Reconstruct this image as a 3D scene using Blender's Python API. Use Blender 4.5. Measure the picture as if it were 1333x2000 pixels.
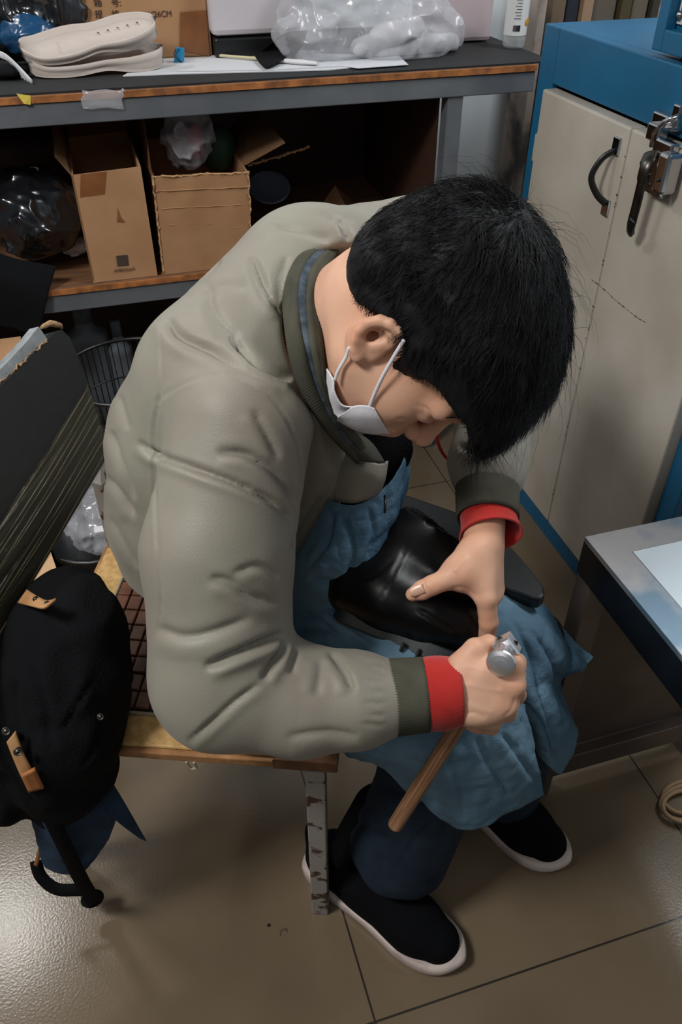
import bpy, bmesh, math, random
import numpy as np
from mathutils import Vector, Matrix
random.seed(7); RNG = np.random.default_rng(7)
scene = bpy.context.scene
for o in list(bpy.data.objects): bpy.data.objects.remove(o)
COL = scene.collection

# ------------------------------------------------------------------ camera
CAMH = 1.31; PIT = math.radians(39.25); YAW = math.radians(16.7); FPX = 1555.0
CF = np.array([math.sin(YAW)*math.cos(PIT), math.cos(YAW)*math.cos(PIT), -math.sin(PIT)])
CR = np.array([math.cos(YAW), -math.sin(YAW), 0.0])
CU = np.cross(CR, CF)
CO = np.array([0.0, 0.0, CAMH])
cd = bpy.data.cameras.new('camera'); cam = bpy.data.objects.new('camera', cd); COL.objects.link(cam)
cd.sensor_fit = 'VERTICAL'; cd.sensor_height = 36.0; cd.lens = FPX/2000*36.0
cam.matrix_world = Matrix(((CR[0], CU[0], -CF[0], 0), (CR[1], CU[1], -CF[1], 0), (CR[2], CU[2], -CF[2], CAMH), (0, 0, 0, 1)))
cd.clip_start = 0.02
scene.camera = cam

# ------------------------------------------------------------------ world, lamps, exposure
scene.view_settings.view_transform = 'Standard'; scene.view_settings.look = 'None'
scene.view_settings.gamma = 1.0; scene.view_settings.exposure = 0.0; scene.view_settings.use_curve_mapping = False
wd = bpy.data.worlds.new('world'); scene.world = wd; wd.use_nodes = True
wd.node_tree.nodes['Background'].inputs[0].default_value = (0.80, 0.90, 1.0, 1)
wd.node_tree.nodes['Background'].inputs[1].default_value = 0.10

def area(name, loc, target, sx, sy, power, col):
    l = bpy.data.lights.new(name, 'AREA'); l.shape = 'RECTANGLE'; l.size = sx; l.size_y = sy; l.energy = power; l.color = col
    o = bpy.data.objects.new(name, l); COL.objects.link(o); o.location = loc
    o.rotation_euler = (Vector(target)-Vector(loc)).to_track_quat('-Z', 'Y').to_euler()
    return o
area('ceiling_panel_light', (-1.15, 0.36, 2.45), (0.2, 0.85, 0.4), 0.5, 0.4, 36, (1.0, 0.985, 0.95))
area('ceiling_tube_light', (-1.05, 2.08, 2.62), (0.1, 0.8, 0.2), 0.34, 0.16, 11, (1.0, 0.985, 0.95))
area('ceiling_lamp_right', (1.55, 1.10, 2.50), (0.75, 0.8, 0.5), 0.8, 0.4, 26, (0.97, 0.99, 1.0))
area('front_fill_light', (-0.6, -0.7, 2.4), (0.2, 1.2, 0.4), 1.3, 0.9, 5, (1.0, 0.95, 0.88))  # added soft fill from behind the camera, not a lamp of the room

# ------------------------------------------------------------------ helpers
def W(px, py, D=None, x=None, y=None, z=None):
    """measured point: pixel plus a known depth, or a known world plane"""
    d = CF + CR*((px-666.5)/FPX) - CU*((py-1000.0)/FPX)
    if D is not None: t = D
    elif z is not None: t = (z-CAMH)/d[2]
    elif y is not None: t = y/d[1]
    else: t = x/d[0]
    return CO + d*t
def proj(V):
    v = V-CO; zz = v@CF
    return 666.5+FPX*(v@CR)/zz, 1000.0-FPX*(v@CU)/zz, zz

def newobj(name, verts, faces, mat=None, parent=None, smooth=True):
    me = bpy.data.meshes.new(name)
    me.from_pydata([tuple(map(float, v)) for v in verts], [], [tuple(map(int, f)) for f in faces])
    me.update()
    if smooth:
        me.polygons.foreach_set('use_smooth', [True]*len(me.polygons))
    o = bpy.data.objects.new(name, me); COL.objects.link(o)
    if mat is not None:
        if isinstance(mat, (list, tuple)):
            for m in mat: me.materials.append(m)
        else: me.materials.append(mat)
    if parent is not None: attach(o, parent)
    return o
def attach(o, parent):
    o.parent = parent
    o.matrix_parent_inverse = Matrix.Translation(parent_loc(parent)).inverted()
def parent_loc(p):
    return p.location.copy() if p.parent is None else Vector((0, 0, 0))
def empty(name, loc, label, cat, group=None):
    o = bpy.data.objects.new(name, None); COL.objects.link(o); o.location = tuple(map(float, loc)); o.empty_display_size = 0.05
    return tag(o, label, cat, group)
def tag(o, label=None, cat=None, group=None, kind=None):
    if label: o['label'] = label
    if cat: o['category'] = cat
    if group: o['group'] = group
    if kind: o['kind'] = kind
    return o

class MB:
    """collects shapes, builds them as one mesh"""
    def __init__(s): s.v = []; s.f = []; s.m = []
    def add(s, verts, faces, mi=0):
        b = len(s.v); s.v += [tuple(map(float, v)) for v in verts]
        for f in faces: s.f.append(tuple(int(i)+b for i in f)); s.m.append(mi)
        return s
    def box(s, c, size, ax=None, mi=0, bev=0.0):
        c = np.array(c, float); h = np.array(size, float)/2
        A = np.eye(3) if ax is None else np.array(ax, float)   # rows = axes
        if bev <= 0:
            vs = [c+A.T@(h*np.array((i, j, k))) for i in (-1, 1) for j in (-1, 1) for k in (-1, 1)]
            fs = [(0, 1, 3, 2), (4, 6, 7, 5), (0, 4, 5, 1), (2, 3, 7, 6), (0, 2, 6, 4), (1, 5, 7, 3)]
            return s.add(vs, fs, mi)
        bm = bmesh.new(); bmesh.ops.create_cube(bm, size=1.0)
        for v in bm.verts: v.co = Vector((v.co.x*size[0], v.co.y*size[1], v.co.z*size[2]))
        bmesh.ops.bevel(bm, geom=bm.edges[:], offset=bev, segments=2, affect='EDGES', profile=0.5)
        bm.verts.ensure_lookup_table()
        vs = [c+A.T@np.array(v.co) for v in bm.verts]; fs = [[v.index for v in f.verts] for f in bm.faces]
        bm.free(); return s.add(vs, fs, mi)
    def tube(s, pts, r, n=10, mi=0, cap=True, flat=None):
        P = [np.array(p, float) for p in pts]; N = len(P)
        rr = r if hasattr(r, '__len__') else [r]*N
        T = [P[min(i+1, N-1)]-P[max(i-1, 0)] for i in range(N)]; T = [t/(np.linalg.norm(t)+1e-12) for t in T]
        a = np.cross(T[0], (0, 0, 1.0)); 
        if np.linalg.norm(a) < .1: a = np.cross(T[0], (0, 1.0, 0))
        if flat is not None: a = np.array(flat[0], float)
        vs = []
        for i in range(N):
            a = a-T[i]*(a@T[i]); a /= np.linalg.norm(a)+1e-12; b = np.cross(T[i], a)
            k = 1.0 if flat is None else flat[1]
            for j in range(n):
                w = 2*math.pi*j/n; vs.append(P[i]+rr[i]*(a*math.cos(w)+b*k*math.sin(w)))
        fs = [(i*n+j, i*n+(j+1) % n, (i+1)*n+(j+1) % n, (i+1)*n+j) for i in range(N-1) for j in range(n)]
        if cap: fs += [tuple(range(n-1, -1, -1)), tuple(range((N-1)*n, N*n))]
        return s.add(vs, fs, mi)
    def lathe(s, c, prof, n=32, mi=0, ax=None):
        A = np.eye(3) if ax is None else np.array(ax, float); c = np.array(c, float)
        vs = []
        for r, z in prof:
            for j in range(n):
                w = 2*math.pi*j/n; vs.append(c+A.T@np.array((r*math.cos(w), r*math.sin(w), z)))
        m = len(prof)
        fs = [(i*n+j, i*n+(j+1) % n, (i+1)*n+(j+1) % n, (i+1)*n+j) for i in range(m-1) for j in range(n)]
        return s.add(vs, fs, mi)
    def prism(s, poly, off, mi=0):
        """polygon (3-D points) extruded by a vector"""
        n = len(poly); P = [np.array(p, float) for p in poly]; off = np.array(off, float)
        vs = P+[p+off for p in P]
        fs = [tuple(range(n))[::-1], tuple(range(n, 2*n))]+[(i, (i+1) % n, n+(i+1) % n, n+i) for i in range(n)]
        return s.add(vs, fs, mi)
    def build(s, name, mat, parent=None, smooth=False, bevel=0.0, subd=0):
        o = newobj(name, s.v, s.f, mat, parent, smooth)
        if isinstance(mat, (list, tuple)): o.data.polygons.foreach_set('material_index', s.m)
        bm = bmesh.new(); bm.from_mesh(o.data); bmesh.ops.recalc_face_normals(bm, faces=bm.faces[:]); bm.to_mesh(o.data); bm.free()
        if bevel: 
            md = o.modifiers.new('b', 'BEVEL'); md.width = bevel; md.segments = 2; md.limit_method = 'ANGLE'; md.angle_limit = .6
        if subd:
            md = o.modifiers.new('s', 'SUBSURF'); md.levels = subd; md.render_levels = subd
        return o

def catmull(P, n):
    P = np.array(P, float); N = len(P); out = []
    for i in range(N-1):
        p0 = P[max(i-1, 0)]; p1 = P[i]; p2 = P[i+1]; p3 = P[min(i+2, N-1)]
        for k in range(n):
            t = k/n; out.append(.5*((2*p1)+(-p0+p2)*t+(2*p0-5*p1+4*p2-p3)*t*t+(-p0+3*p1-3*p2+p3)*t**3))
    out.append(P[-1]); return np.array(out)
def grid_patch(rows, nu, nv):
    """rows of control points -> smooth dense grid of points"""
    R = [catmull(r, nu) for r in rows]
    R = np.array(R); C = [catmull(R[:, j], nv) for j in range(R.shape[1])]
    return np.swapaxes(np.array(C), 0, 1)
def sheet(G, thick=0.0015):
    """closed cloth sheet from a grid"""
    a, b = G.shape[:2]
    du = np.gradient(G, axis=1); dv = np.gradient(G, axis=0); nn = np.cross(du, dv); nn /= np.linalg.norm(nn, axis=2, keepdims=True)+1e-9
    T = (G+nn*thick/2).reshape(-1, 3); Bm = (G-nn*thick/2).reshape(-1, 3); n = a*b
    fs = []
    for i in range(a-1):
        for j in range(b-1):
            q = (i*b+j, i*b+j+1, (i+1)*b+j+1, (i+1)*b+j); fs.append(q); fs.append(tuple(n+k for k in q[::-1]))
    ring = [j for j in range(b)]+[i*b+b-1 for i in range(1, a)]+[(a-1)*b+j for j in range(b-2, -1, -1)]+[i*b for i in range(a-2, 0, -1)]
    for k in range(len(ring)):
        p, q = ring[k], ring[(k+1) % len(ring)]; fs.append((q, p, p+n, q+n))
    return np.concatenate([T, Bm]), fs

def vnoise(P, seed=0):
    """smooth value noise, vectorised, -1..1"""
    r = np.random.default_rng(seed); Tb = r.uniform(-1, 1, 4096)
    I = np.floor(P).astype(np.int64); Fr = P-I; Fr = Fr*Fr*(3-2*Fr)
    def h(a, b, c): return Tb[((a*73856093) ^ (b*19349663) ^ (c*83492791)) & 4095]
    o = 0
    for i in (0, 1):
        for j in (0, 1):
            for k in (0, 1):
                w = (Fr[:, 0] if i else 1-Fr[:, 0])*(Fr[:, 1] if j else 1-Fr[:, 1])*(Fr[:, 2] if k else 1-Fr[:, 2])
                o = o+w*h(I[:, 0]+i, I[:, 1]+j, I[:, 2]+k)
    return o

# ---- signed distance modelling -> mesh (surface nets)
def sd_cone(P, a, b, ra, rb):
    a = np.array(a, float); b = np.array(b, float); ba = b-a
    t = np.clip(((P-a)@ba)/(ba@ba+1e-12), 0, 1)
    return np.linalg.norm(P-a-t[:, None]*ba, axis=1)-(ra+t*(rb-ra))
def sd_ell(P, c, r, B=None):
    q = P-np.array(c, float)
    if B is not None: q = q@np.array(B)
    r = np.array(r, float); k0 = np.linalg.norm(q/r, axis=1); k1 = np.linalg.norm(q/(r*r), axis=1)+1e-9
    return k0*(k0-1)/k1
def sd_box(P, c, h, B=None, rd=0.0):
    q = P-np.array(c, float)
    if B is not None: q = q@np.array(B)
    q = np.abs(q)-(np.array(h, float)-rd)
    return np.linalg.norm(np.maximum(q, 0), axis=1)+np.minimum(q.max(axis=1), 0)-rd
def smin(a, b, k):
    h = np.clip(.5+.5*(b-a)/k, 0, 1); return b*(1-h)+a*h-k*h*(1-h)
def smax(a, b, k): return -smin(-a, -b, k)
def surf(sdf, lo, hi, h):
    lo = np.array(lo, float); hi = np.array(hi, float); n = np.maximum(2, np.ceil((hi-lo)/h).astype(int)+1)
    # coarse pass to skip empty blocks
    xs = [lo[i]+h*np.arange(n[i]) for i in range(3)]
    S = np.full(n, 1.0, np.float32); bs = 12
    blocks = []
    for i in range(0, n[0], bs):
        for j in range(0, n[1], bs):
            for k in range(0, n[2], bs): blocks.append((i, j, k))
    cen = np.array([lo+h*(np.array(b)+bs/2) for b in blocks]); dc = sdf(cen); rad = h*bs*0.87*1.25+0.012
    for b, d in zip(blocks, dc):
        sl = tuple(slice(b[q], min(b[q]+bs, n[q])) for q in range(3))
        if abs(d) > rad: S[sl] = math.copysign(1.0, d); continue
        g = np.stack(np.meshgrid(xs[0][sl[0]], xs[1][sl[1]], xs[2][sl[2]], indexing='ij'), -1)
        S[sl] = sdf(g.reshape(-1, 3)).reshape(g.shape[:3])
    S[0] = S[-1] = 1; S[:, 0] = S[:, -1] = 1; S[:, :, 0] = S[:, :, -1] = 1
    ins = S < 0
    c8 = [(i, j, k) for i in (0, 1) for j in (0, 1) for k in (0, 1)]
    cnt = sum(ins[i:n[0]-1+i, j:n[1]-1+j, k:n[2]-1+k].astype(np.int8) for i, j, k in c8)
    act = (cnt > 0) & (cnt < 8); idx = np.argwhere(act)
    vid = -np.ones(act.shape, np.int64); vid[tuple(idx.T)] = np.arange(len(idx))
    vals = {c: S[idx[:, 0]+c[0], idx[:, 1]+c[1], idx[:, 2]+c[2]] for c in c8}
    acc = np.zeros((len(idx), 3)); num = np.zeros(len(idx))
    for c in c8:
        for ax in range(3):
            if c[ax]: continue
            e = list(c); e[ax] = 1; va, vb = vals[c], vals[tuple(e)]
            m = (va < 0) != (vb < 0); t = np.where(m, va/(va-vb+1e-20), 0)
            p = np.tile(np.array(c, float), (len(idx), 1)); p[:, ax] = t
            acc += p*m[:, None]; num += m
    V = lo+h*(idx+acc/num[:, None])
    Fc = []
    for ax in range(3):
        u, v = (ax+1) % 3, (ax+2) % 3
        sl0 = [slice(None)]*3; sl1 = [slice(None)]*3; sl0[ax] = slice(0, -1); sl1[ax] = slice(1, None)
        a = ins[tuple(sl0)]; b = ins[tuple(sl1)]
        E = np.argwhere(a != b); E = E[(E[:, u] > 0) & (E[:, v] > 0) & (E[:, u] < n[u]-1) & (E[:, v] < n[v]-1)]
        du = np.zeros(3, int); du[u] = 1; dv = np.zeros(3, int); dv[v] = 1
        q = [vid[tuple((E-du-dv).T)], vid[tuple((E-dv).T)], vid[tuple(E.T)], vid[tuple((E-du).T)]]
        q = np.stack(q, 1); fl = ~a[tuple(E.T)]; q[fl] = q[fl][:, ::-1]
        Fc.append(q[(q >= 0).all(1)])
    return V, np.concatenate(Fc)
def vnormals(V, Fc):
    N = np.zeros_like(V); n = np.cross(V[Fc[:, 2]]-V[Fc[:, 0]], V[Fc[:, 3]]-V[Fc[:, 1]])
    for k in range(4): np.add.at(N, Fc[:, k], n)
    return N/(np.linalg.norm(N, axis=1, keepdims=True)+1e-12)
def laplace(V, Fc, it=2, lam=.5):
    for _ in range(it):
        A = np.zeros_like(V); c = np.zeros(len(V))
        for k in range(4):
            for m in (1, 3): np.add.at(A, Fc[:, k], V[Fc[:, (k+m) % 4]]); np.add.at(c, Fc[:, k], 1)
        V = V+lam*(A/np.maximum(c, 1)[:, None]-V)
    return V
def sculpt(V, N, strokes):
    """press fold lines into a surface; a stroke is (pts px, width px, depth m, ridge side factor)"""
    x, y, D = proj(V); disp = np.zeros(len(V)); fac = -(N*(V-CO)).sum(1) > -0.02
    for st in strokes:
        pts, w, dep = st[:3]; rg = st[3] if len(st) > 3 else .5; Dr = st[4] if len(st) > 4 else (0, 9)
        P = catmull(np.array(pts, float), 6); best = np.full(len(V), 1e9); sg = np.zeros(len(V)); tt = np.zeros(len(V))
        bb = (x > P[:, 0].min()-4*w) & (x < P[:, 0].max()+4*w) & (y > P[:, 1].min()-4*w) & (y < P[:, 1].max()+4*w) & fac & (D > Dr[0]) & (D < Dr[1])
        I = np.where(bb)[0]
        if not len(I): continue
        X = x[I]; Y = y[I]; bd = np.full(len(I), 1e9); bs = np.zeros(len(I)); bt = np.zeros(len(I)); M = len(P)-1
        for k in range(M):
            a = P[k]; b = P[k+1]; ex, ey = b-a; L2 = ex*ex+ey*ey+1e-9
            t = ((X-a[0])*ex+(Y-a[1])*ey)/L2; tc = np.clip(t, 0, 1); dx = X-a[0]-tc*ex; dy = Y-a[1]-tc*ey; d = np.hypot(dx, dy)
            m = d < bd; bd[m] = d[m]; bs[m] = np.sign(ex*dy-ey*dx)[m]; bt[m] = ((k+tc)/M)[m]
        s = bd*bs; env = np.clip(np.minimum(bt, 1-bt)*5, 0, 1)**.7; env = np.maximum(env, .0)
        prof = -np.exp(-np.abs(s/(w*.8))**1.5)+.5*rg*np.exp(-((s-2.2*w)/(1.8*w))**2)+.10*abs(rg)*np.exp(-((s+2.2*w)/(1.6*w))**2)
        disp[I] += dep*prof*env
    return V+N*disp[:, None]

# ------------------------------------------------------------------ materials
def srgb(r, g, b):
    f = lambda c: (c/255/12.92) if c/255 <= .04045 else ((c/255+.055)/1.055)**2.4
    return (f(r), f(g), f(b), 1)
def mat(name, col, rough=.6, metal=0.0, col2=None, nscale=20, ndetail=4, bump=0.0, bscale=60, spec=.5, mix=.5, trans=0, alpha=1, coat=0, sheen=0, sss=0, aniso=None, contrast=(.35, .65), rough2=None):
    m = bpy.data.materials.new(name); m.use_nodes = True; nt = m.node_tree; b = nt.nodes['Principled BSDF']
    b.inputs['Base Color'].default_value = col; b.inputs['Roughness'].default_value = rough; b.inputs['Metallic'].default_value = metal
    b.inputs['Specular IOR Level'].default_value = spec
    tc = nt.nodes.new('ShaderNodeTexCoord'); src = tc.outputs['Object']
    if aniso:
        mp = nt.nodes.new('ShaderNodeMapping'); mp.inputs['Scale'].default_value = aniso; nt.links.new(src, mp.inputs[0]); src = mp.outputs[0]
    if col2:
        n = nt.nodes.new('ShaderNodeTexNoise'); n.inputs['Scale'].default_value = nscale; n.inputs['Detail'].default_value = ndetail
        r = nt.nodes.new('ShaderNodeValToRGB'); r.color_ramp.elements[0].position = contrast[0]; r.color_ramp.elements[1].position = contrast[1]
        r.color_ramp.elements[0].color = col; r.color_ramp.elements[1].color = col2
        nt.links.new(src, n.inputs['Vector']); nt.links.new(n.outputs['Fac'], r.inputs[0]); nt.links.new(r.outputs[0], b.inputs['Base Color'])
        if rough2 is not None:
            mr = nt.nodes.new('ShaderNodeMapRange'); mr.inputs[1].default_value = contrast[0]; mr.inputs[2].default_value = contrast[1]; mr.inputs[3].default_value = rough; mr.inputs[4].default_value = rough2
            nt.links.new(n.outputs['Fac'], mr.inputs[0]); nt.links.new(mr.outputs[0], b.inputs['Roughness'])
    if bump:
        n2 = nt.nodes.new('ShaderNodeTexNoise'); n2.inputs['Scale'].default_value = bscale; n2.inputs['Detail'].default_value = 5
        bp = nt.nodes.new('ShaderNodeBump'); bp.inputs['Strength'].default_value = bump; bp.inputs['Distance'].default_value = .004
        nt.links.new(src, n2.inputs['Vector']); nt.links.new(n2.outputs['Fac'], bp.inputs['Height']); nt.links.new(bp.outputs[0], b.inputs['Normal'])
    if trans: b.inputs['Transmission Weight'].default_value = trans
    if alpha < 1: b.inputs['Alpha'].default_value = alpha
    if coat: b.inputs['Coat Weight'].default_value = coat; b.inputs['Coat Roughness'].default_value = .15
    if sheen: b.inputs['Sheen Weight'].default_value = sheen
    if sss: b.inputs['Subsurface Weight'].default_value = sss; b.inputs['Subsurface Radius'].default_value = (.012, .004, .002); b.inputs['Subsurface Scale'].default_value = 1.0
    return m
def nodes(m): return m.node_tree, m.node_tree.nodes['Principled BSDF']
def wave_bump(m, axis_vec_scale, strength, dist=.002, profile='SIN', coord='Object'):
    """add a rib pattern along a mapped axis"""
    nt, b = nodes(m); tc = nt.nodes.new('ShaderNodeTexCoord'); mp = nt.nodes.new('ShaderNodeMapping')
    w = nt.nodes.new('ShaderNodeTexWave'); w.wave_type = 'BANDS'; w.inputs['Scale'].default_value = 1; w.wave_profile = profile
    w.inputs['Distortion'].default_value = .4; mp.inputs['Scale'].default_value = axis_vec_scale
    bp = nt.nodes.new('ShaderNodeBump'); bp.inputs['Strength'].default_value = strength; bp.inputs['Distance'].default_value = dist
    nt.links.new(tc.outputs[coord], mp.inputs[0]); nt.links.new(mp.outputs[0], w.inputs['Vector']); nt.links.new(w.outputs['Fac'], bp.inputs['Height']); nt.links.new(bp.outputs[0], b.inputs['Normal'])
    return m
M = {}
M['jacket'] = mat('jacket_cloth', srgb(144, 142, 128), .5, col2=srgb(137, 129, 118), nscale=7, ndetail=3, bump=.10, bscale=500, spec=.35, sheen=.1)
M['jacket_dark'] = mat('jacket_lining', srgb(70, 68, 60), .75, col2=srgb(58, 58, 52), nscale=14)
M['rib'] = mat('olive_rib_knit', srgb(82, 81, 69), .9, col2=srgb(68, 68, 59), nscale=30, spec=.2)
M['red'] = mat('red_knit', srgb(186, 44, 38), .85, col2=srgb(168, 38, 34), nscale=22, spec=.2, sheen=.2)
M['skin'] = mat('skin', srgb(220, 176, 150), .5, col2=srgb(208, 156, 128), nscale=13, ndetail=5, spec=.35, sss=.12, bump=.05, bscale=300)
M['nail'] = mat('nail', srgb(214, 172, 150), .28, spec=.5)
M['hair'] = mat('black_hair', srgb(15, 15, 18), .55, spec=.22)
M['mask'] = mat('mask_cloth', srgb(222, 220, 226), .8, bump=.15, bscale=600)
M['denim_shirt'] = mat('denim_collar', srgb(88, 100, 112), .8, col2=srgb(38, 50, 63), nscale=60)
M['denim'] = mat('apron_denim', srgb(118, 150, 170), .85, col2=srgb(46, 80, 106), nscale=7, ndetail=9, bump=.3, bscale=420, spec=.2, contrast=(.3, .7))
M['jeans'] = mat('dark_jeans', srgb(35, 48, 62), .85, col2=srgb(28, 39, 52), nscale=30, bump=.3, bscale=500, spec=.2)
M['knit_black'] = mat('black_knit', srgb(13, 14, 17), .95, bump=.25, bscale=700, spec=.1)
M['rubber'] = mat('white_rubber', srgb(205, 190, 182), .6, col2=srgb(165, 148, 142), nscale=24, contrast=(.45, .75))
M['leather'] = mat('black_leather', srgb(7, 7, 8), .38, bump=.03, bscale=220, spec=.3)
M['steel'] = mat('polished_steel', srgb(240, 240, 242), .3, .85, col2=srgb(205, 205, 210), nscale=30)
M['darksteel'] = mat('worn_steel', srgb(96, 92, 88), .35, 1.0, col2=srgb(60, 55, 50), nscale=30)
M['handlewood'] = mat('hammer_wood', srgb(172, 128, 94), .45, col2=srgb(112, 76, 52), nscale=60, aniso=(1, 1, 1))
M['card'] = mat('cardboard', srgb(178, 138, 102), .85, col2=srgb(166, 126, 92), nscale=8, bump=.1, bscale=90, spec=.15)
M['card_in'] = mat('cardboard_inside', srgb(118, 88, 64), .9, spec=.1)
M['card_edge'] = mat('cardboard_edge', srgb(186, 146, 108), .9, bump=.8, bscale=220, spec=.1)
M['tape'] = mat('parcel_tape', srgb(138, 88, 52), .35, col2=srgb(124, 78, 46), nscale=30)
M['print'] = mat('print_ink', srgb(70, 54, 46), .85)
M['black'] = mat('black_plastic', srgb(16, 17, 19), .35)
M['blackcloth'] = mat('black_canvas', srgb(14, 15, 18), .9, bump=.4, bscale=300, spec=.15)
M['mat_black'] = mat('black_rubber_mat', srgb(24, 25, 27), .75, bump=.1, bscale=200)
M['grey_paint'] = mat('grey_rack_paint', srgb(104, 108, 112), .5, col2=srgb(88, 92, 98), nscale=7, bump=.05, bscale=60)
M['ply'] = mat('plywood', srgb(126, 88, 58), .7, col2=srgb(100, 70, 48), nscale=12, aniso=(1, 6, 1))
M['ply_edge'] = mat('plywood_edge', srgb(178, 112, 58), .7, col2=srgb(120, 72, 38), nscale=40)
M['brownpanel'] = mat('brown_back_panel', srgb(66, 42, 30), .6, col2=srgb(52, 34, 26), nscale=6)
M['blue_paint'] = mat('blue_machine_paint', srgb(22, 96, 136), .42, col2=srgb(24, 86, 120), nscale=6, bump=.06, bscale=40)
M['cream'] = mat('cream_paint', srgb(196, 190, 180), .45, col2=srgb(172, 163, 150), nscale=4, bump=.04, bscale=30)
M['white_top'] = mat('white_board', srgb(205, 216, 222), .5, col2=srgb(190, 203, 211), nscale=5)
M['dull_metal'] = mat('dull_sheet_metal', srgb(112, 100, 94), .4, .5, col2=srgb(88, 78, 72), nscale=5)
M['chrome'] = mat('chrome', srgb(190, 190, 192), .16, 1.0)
M['gold'] = mat('gold_brocade', srgb(204, 166, 108), .55, col2=srgb(176, 138, 84), nscale=90, bump=.3, bscale=400, spec=.4)
M['tan_edge'] = mat('tan_binding', srgb(170, 124, 80), .8, col2=srgb(140, 98, 60), nscale=30, bump=.3, bscale=100)
M['brownleather'] = mat('worn_brown_corner', srgb(120, 78, 44), .6, col2=srgb(80, 50, 30), nscale=40)
M['bamboo'] = mat('bamboo_tile', srgb(126, 80, 56), .3, col2=srgb(100, 60, 42), nscale=25, spec=.5)
M['cord'] = mat('beige_cord', srgb(170, 155, 130), .9, bump=.6, bscale=500)
M['board_dark'] = mat('dark_laminate', srgb(34, 35, 37), .5, col2=srgb(26, 27, 29), nscale=14, aniso=(3, 3, 40), bump=.15, bscale=100)
M['board_edge'] = mat('grey_edge_band', srgb(150, 154, 156), .5, col2=srgb(112, 116, 118), nscale=30)
M['chip'] = mat('raw_chipboard', srgb(166, 134, 98), .95, bump=1, bscale=160)
M['clear'] = mat('clear_tape', srgb(104, 98, 72), .14, spec=.7, alpha=.12)
M['clear_fold'] = mat('tape_crease', srgb(140, 132, 100), .1, spec=1.0, alpha=.22)
M['leg_paint'] = mat('chipped_grey_paint', srgb(150, 144, 138), .5, col2=srgb(66, 40, 26), nscale=45, ndetail=6, contrast=(.56, .62))
M['tanleather'] = mat('tan_leather', srgb(190, 146, 98), .6, col2=srgb(168, 120, 76), nscale=20)
M['orange_edge'] = mat('orange_trim', srgb(176, 112, 62), .6)
M['bluecloth'] = mat('blue_denim_hanging', srgb(32, 58, 84), .9, col2=srgb(24, 44, 66), nscale=30, bump=.3, bscale=300)
M['eva'] = mat('cream_foam', srgb(196, 184, 176), .65, col2=srgb(186, 174, 166), nscale=10)
M['paper'] = mat('white_paper', srgb(196, 198, 202), .8)
M['whiteplastic'] = mat('white_plastic', srgb(196, 190, 194), .5)
M['film'] = mat('clear_plastic_film', srgb(214, 214, 220), .12, spec=.9, alpha=.30)
M['film_white'] = mat('milky_plastic_film', srgb(200, 200, 206), .2, spec=.7, alpha=.42)
M['blackfilm'] = mat('black_plastic_film', srgb(24, 26, 30), .18, spec=.8)
M['bluefilm'] = mat('blue_plastic_film', srgb(20, 66, 104), .25, spec=.7)
M['whitecloth'] = mat('white_felt', srgb(206, 205, 208), .9)
M['pink'] = mat('pink_cloth', srgb(196, 72, 92), .8)
M['green'] = mat('green_plastic', srgb(40, 70, 52), .6)
M['yellow'] = mat('yellow_paper', srgb(196, 172, 70), .7)
M['clipblue'] = mat('blue_clip_paint', srgb(40, 140, 190), .35)
M['glass'] = mat('bottle_plastic', srgb(225, 232, 235), .06, spec=.6, alpha=.28)
M['label'] = mat('bottle_label', srgb(212, 212, 212), .5)
M['greyplastic'] = mat('grey_plastic', srgb(96, 104, 112), .55, col2=srgb(84, 92, 100), nscale=10)
M['bluegrey'] = mat('blue_grey_plastic', srgb(78, 88, 104), .5)
M['rope'] = mat('tan_cable', srgb(150, 122, 92), .7)
# ================================================================== the room
def struct(o): o['kind'] = 'structure'; return o
mf = mat('glazed_floor_tile', srgb(122, 106, 86), .17, col2=srgb(106, 92, 74), nscale=3, ndetail=8, spec=.45, bump=.06, bscale=260)
nt, bs = nodes(mf)
tc = nt.nodes.new('ShaderNodeTexCoord'); sx = nt.nodes.new('ShaderNodeSeparateXYZ'); nt.links.new(tc.outputs['Object'], sx.inputs[0])
def joint(out, off, per):
    a = nt.nodes.new('ShaderNodeMath'); a.operation = 'ADD'; a.inputs[1].default_value = -off+per*10+per/2; nt.links.new(out, a.inputs[0])
    b_ = nt.nodes.new('ShaderNodeMath'); b_.operation = 'MODULO'; b_.inputs[1].default_value = per; nt.links.new(a.outputs[0], b_.inputs[0])
    c = nt.nodes.new('ShaderNodeMath'); c.operation = 'SUBTRACT'; c.inputs[1].default_value = per/2; nt.links.new(b_.outputs[0], c.inputs[0])
    d = nt.nodes.new('ShaderNodeMath'); d.operation = 'ABSOLUTE'; nt.links.new(c.outputs[0], d.inputs[0])
    e = nt.nodes.new('ShaderNodeMath'); e.operation = 'LESS_THAN'; e.inputs[1].default_value = .0016; nt.links.new(d.outputs[0], e.inputs[0]); return e.outputs[0]
jx = joint(sx.outputs[0], .171, .604); jy = joint(sx.outputs[1], .396, .592)
mx = nt.nodes.new('ShaderNodeMath'); mx.operation = 'MAXIMUM'; nt.links.new(jx, mx.inputs[0]); nt.links.new(jy, mx.inputs[1])
mc = nt.nodes.new('ShaderNodeMix'); mc.data_type = 'RGBA'; mc.inputs[7].default_value = srgb(52, 46, 40)
old = bs.inputs['Base Color'].links[0].from_socket
nt.links.new(mx.outputs[0], mc.inputs[0]); nt.links.new(old, mc.inputs[6]); nt.links.new(mc.outputs[2], bs.inputs['Base Color'])
fm = MB().box((0.2, 0.6, -.05), (5.0, 4.0, .1)); struct(fm.build('floor', mf))
M['wall'] = mat('pale_wall_paint', srgb(222, 230, 234), .7, col2=srgb(206, 214, 218), nscale=3)
struct(MB().box((0.2, 2.42, 1.3), (5.0, .1, 2.8)).build('wall_back', M['wall']))
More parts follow.
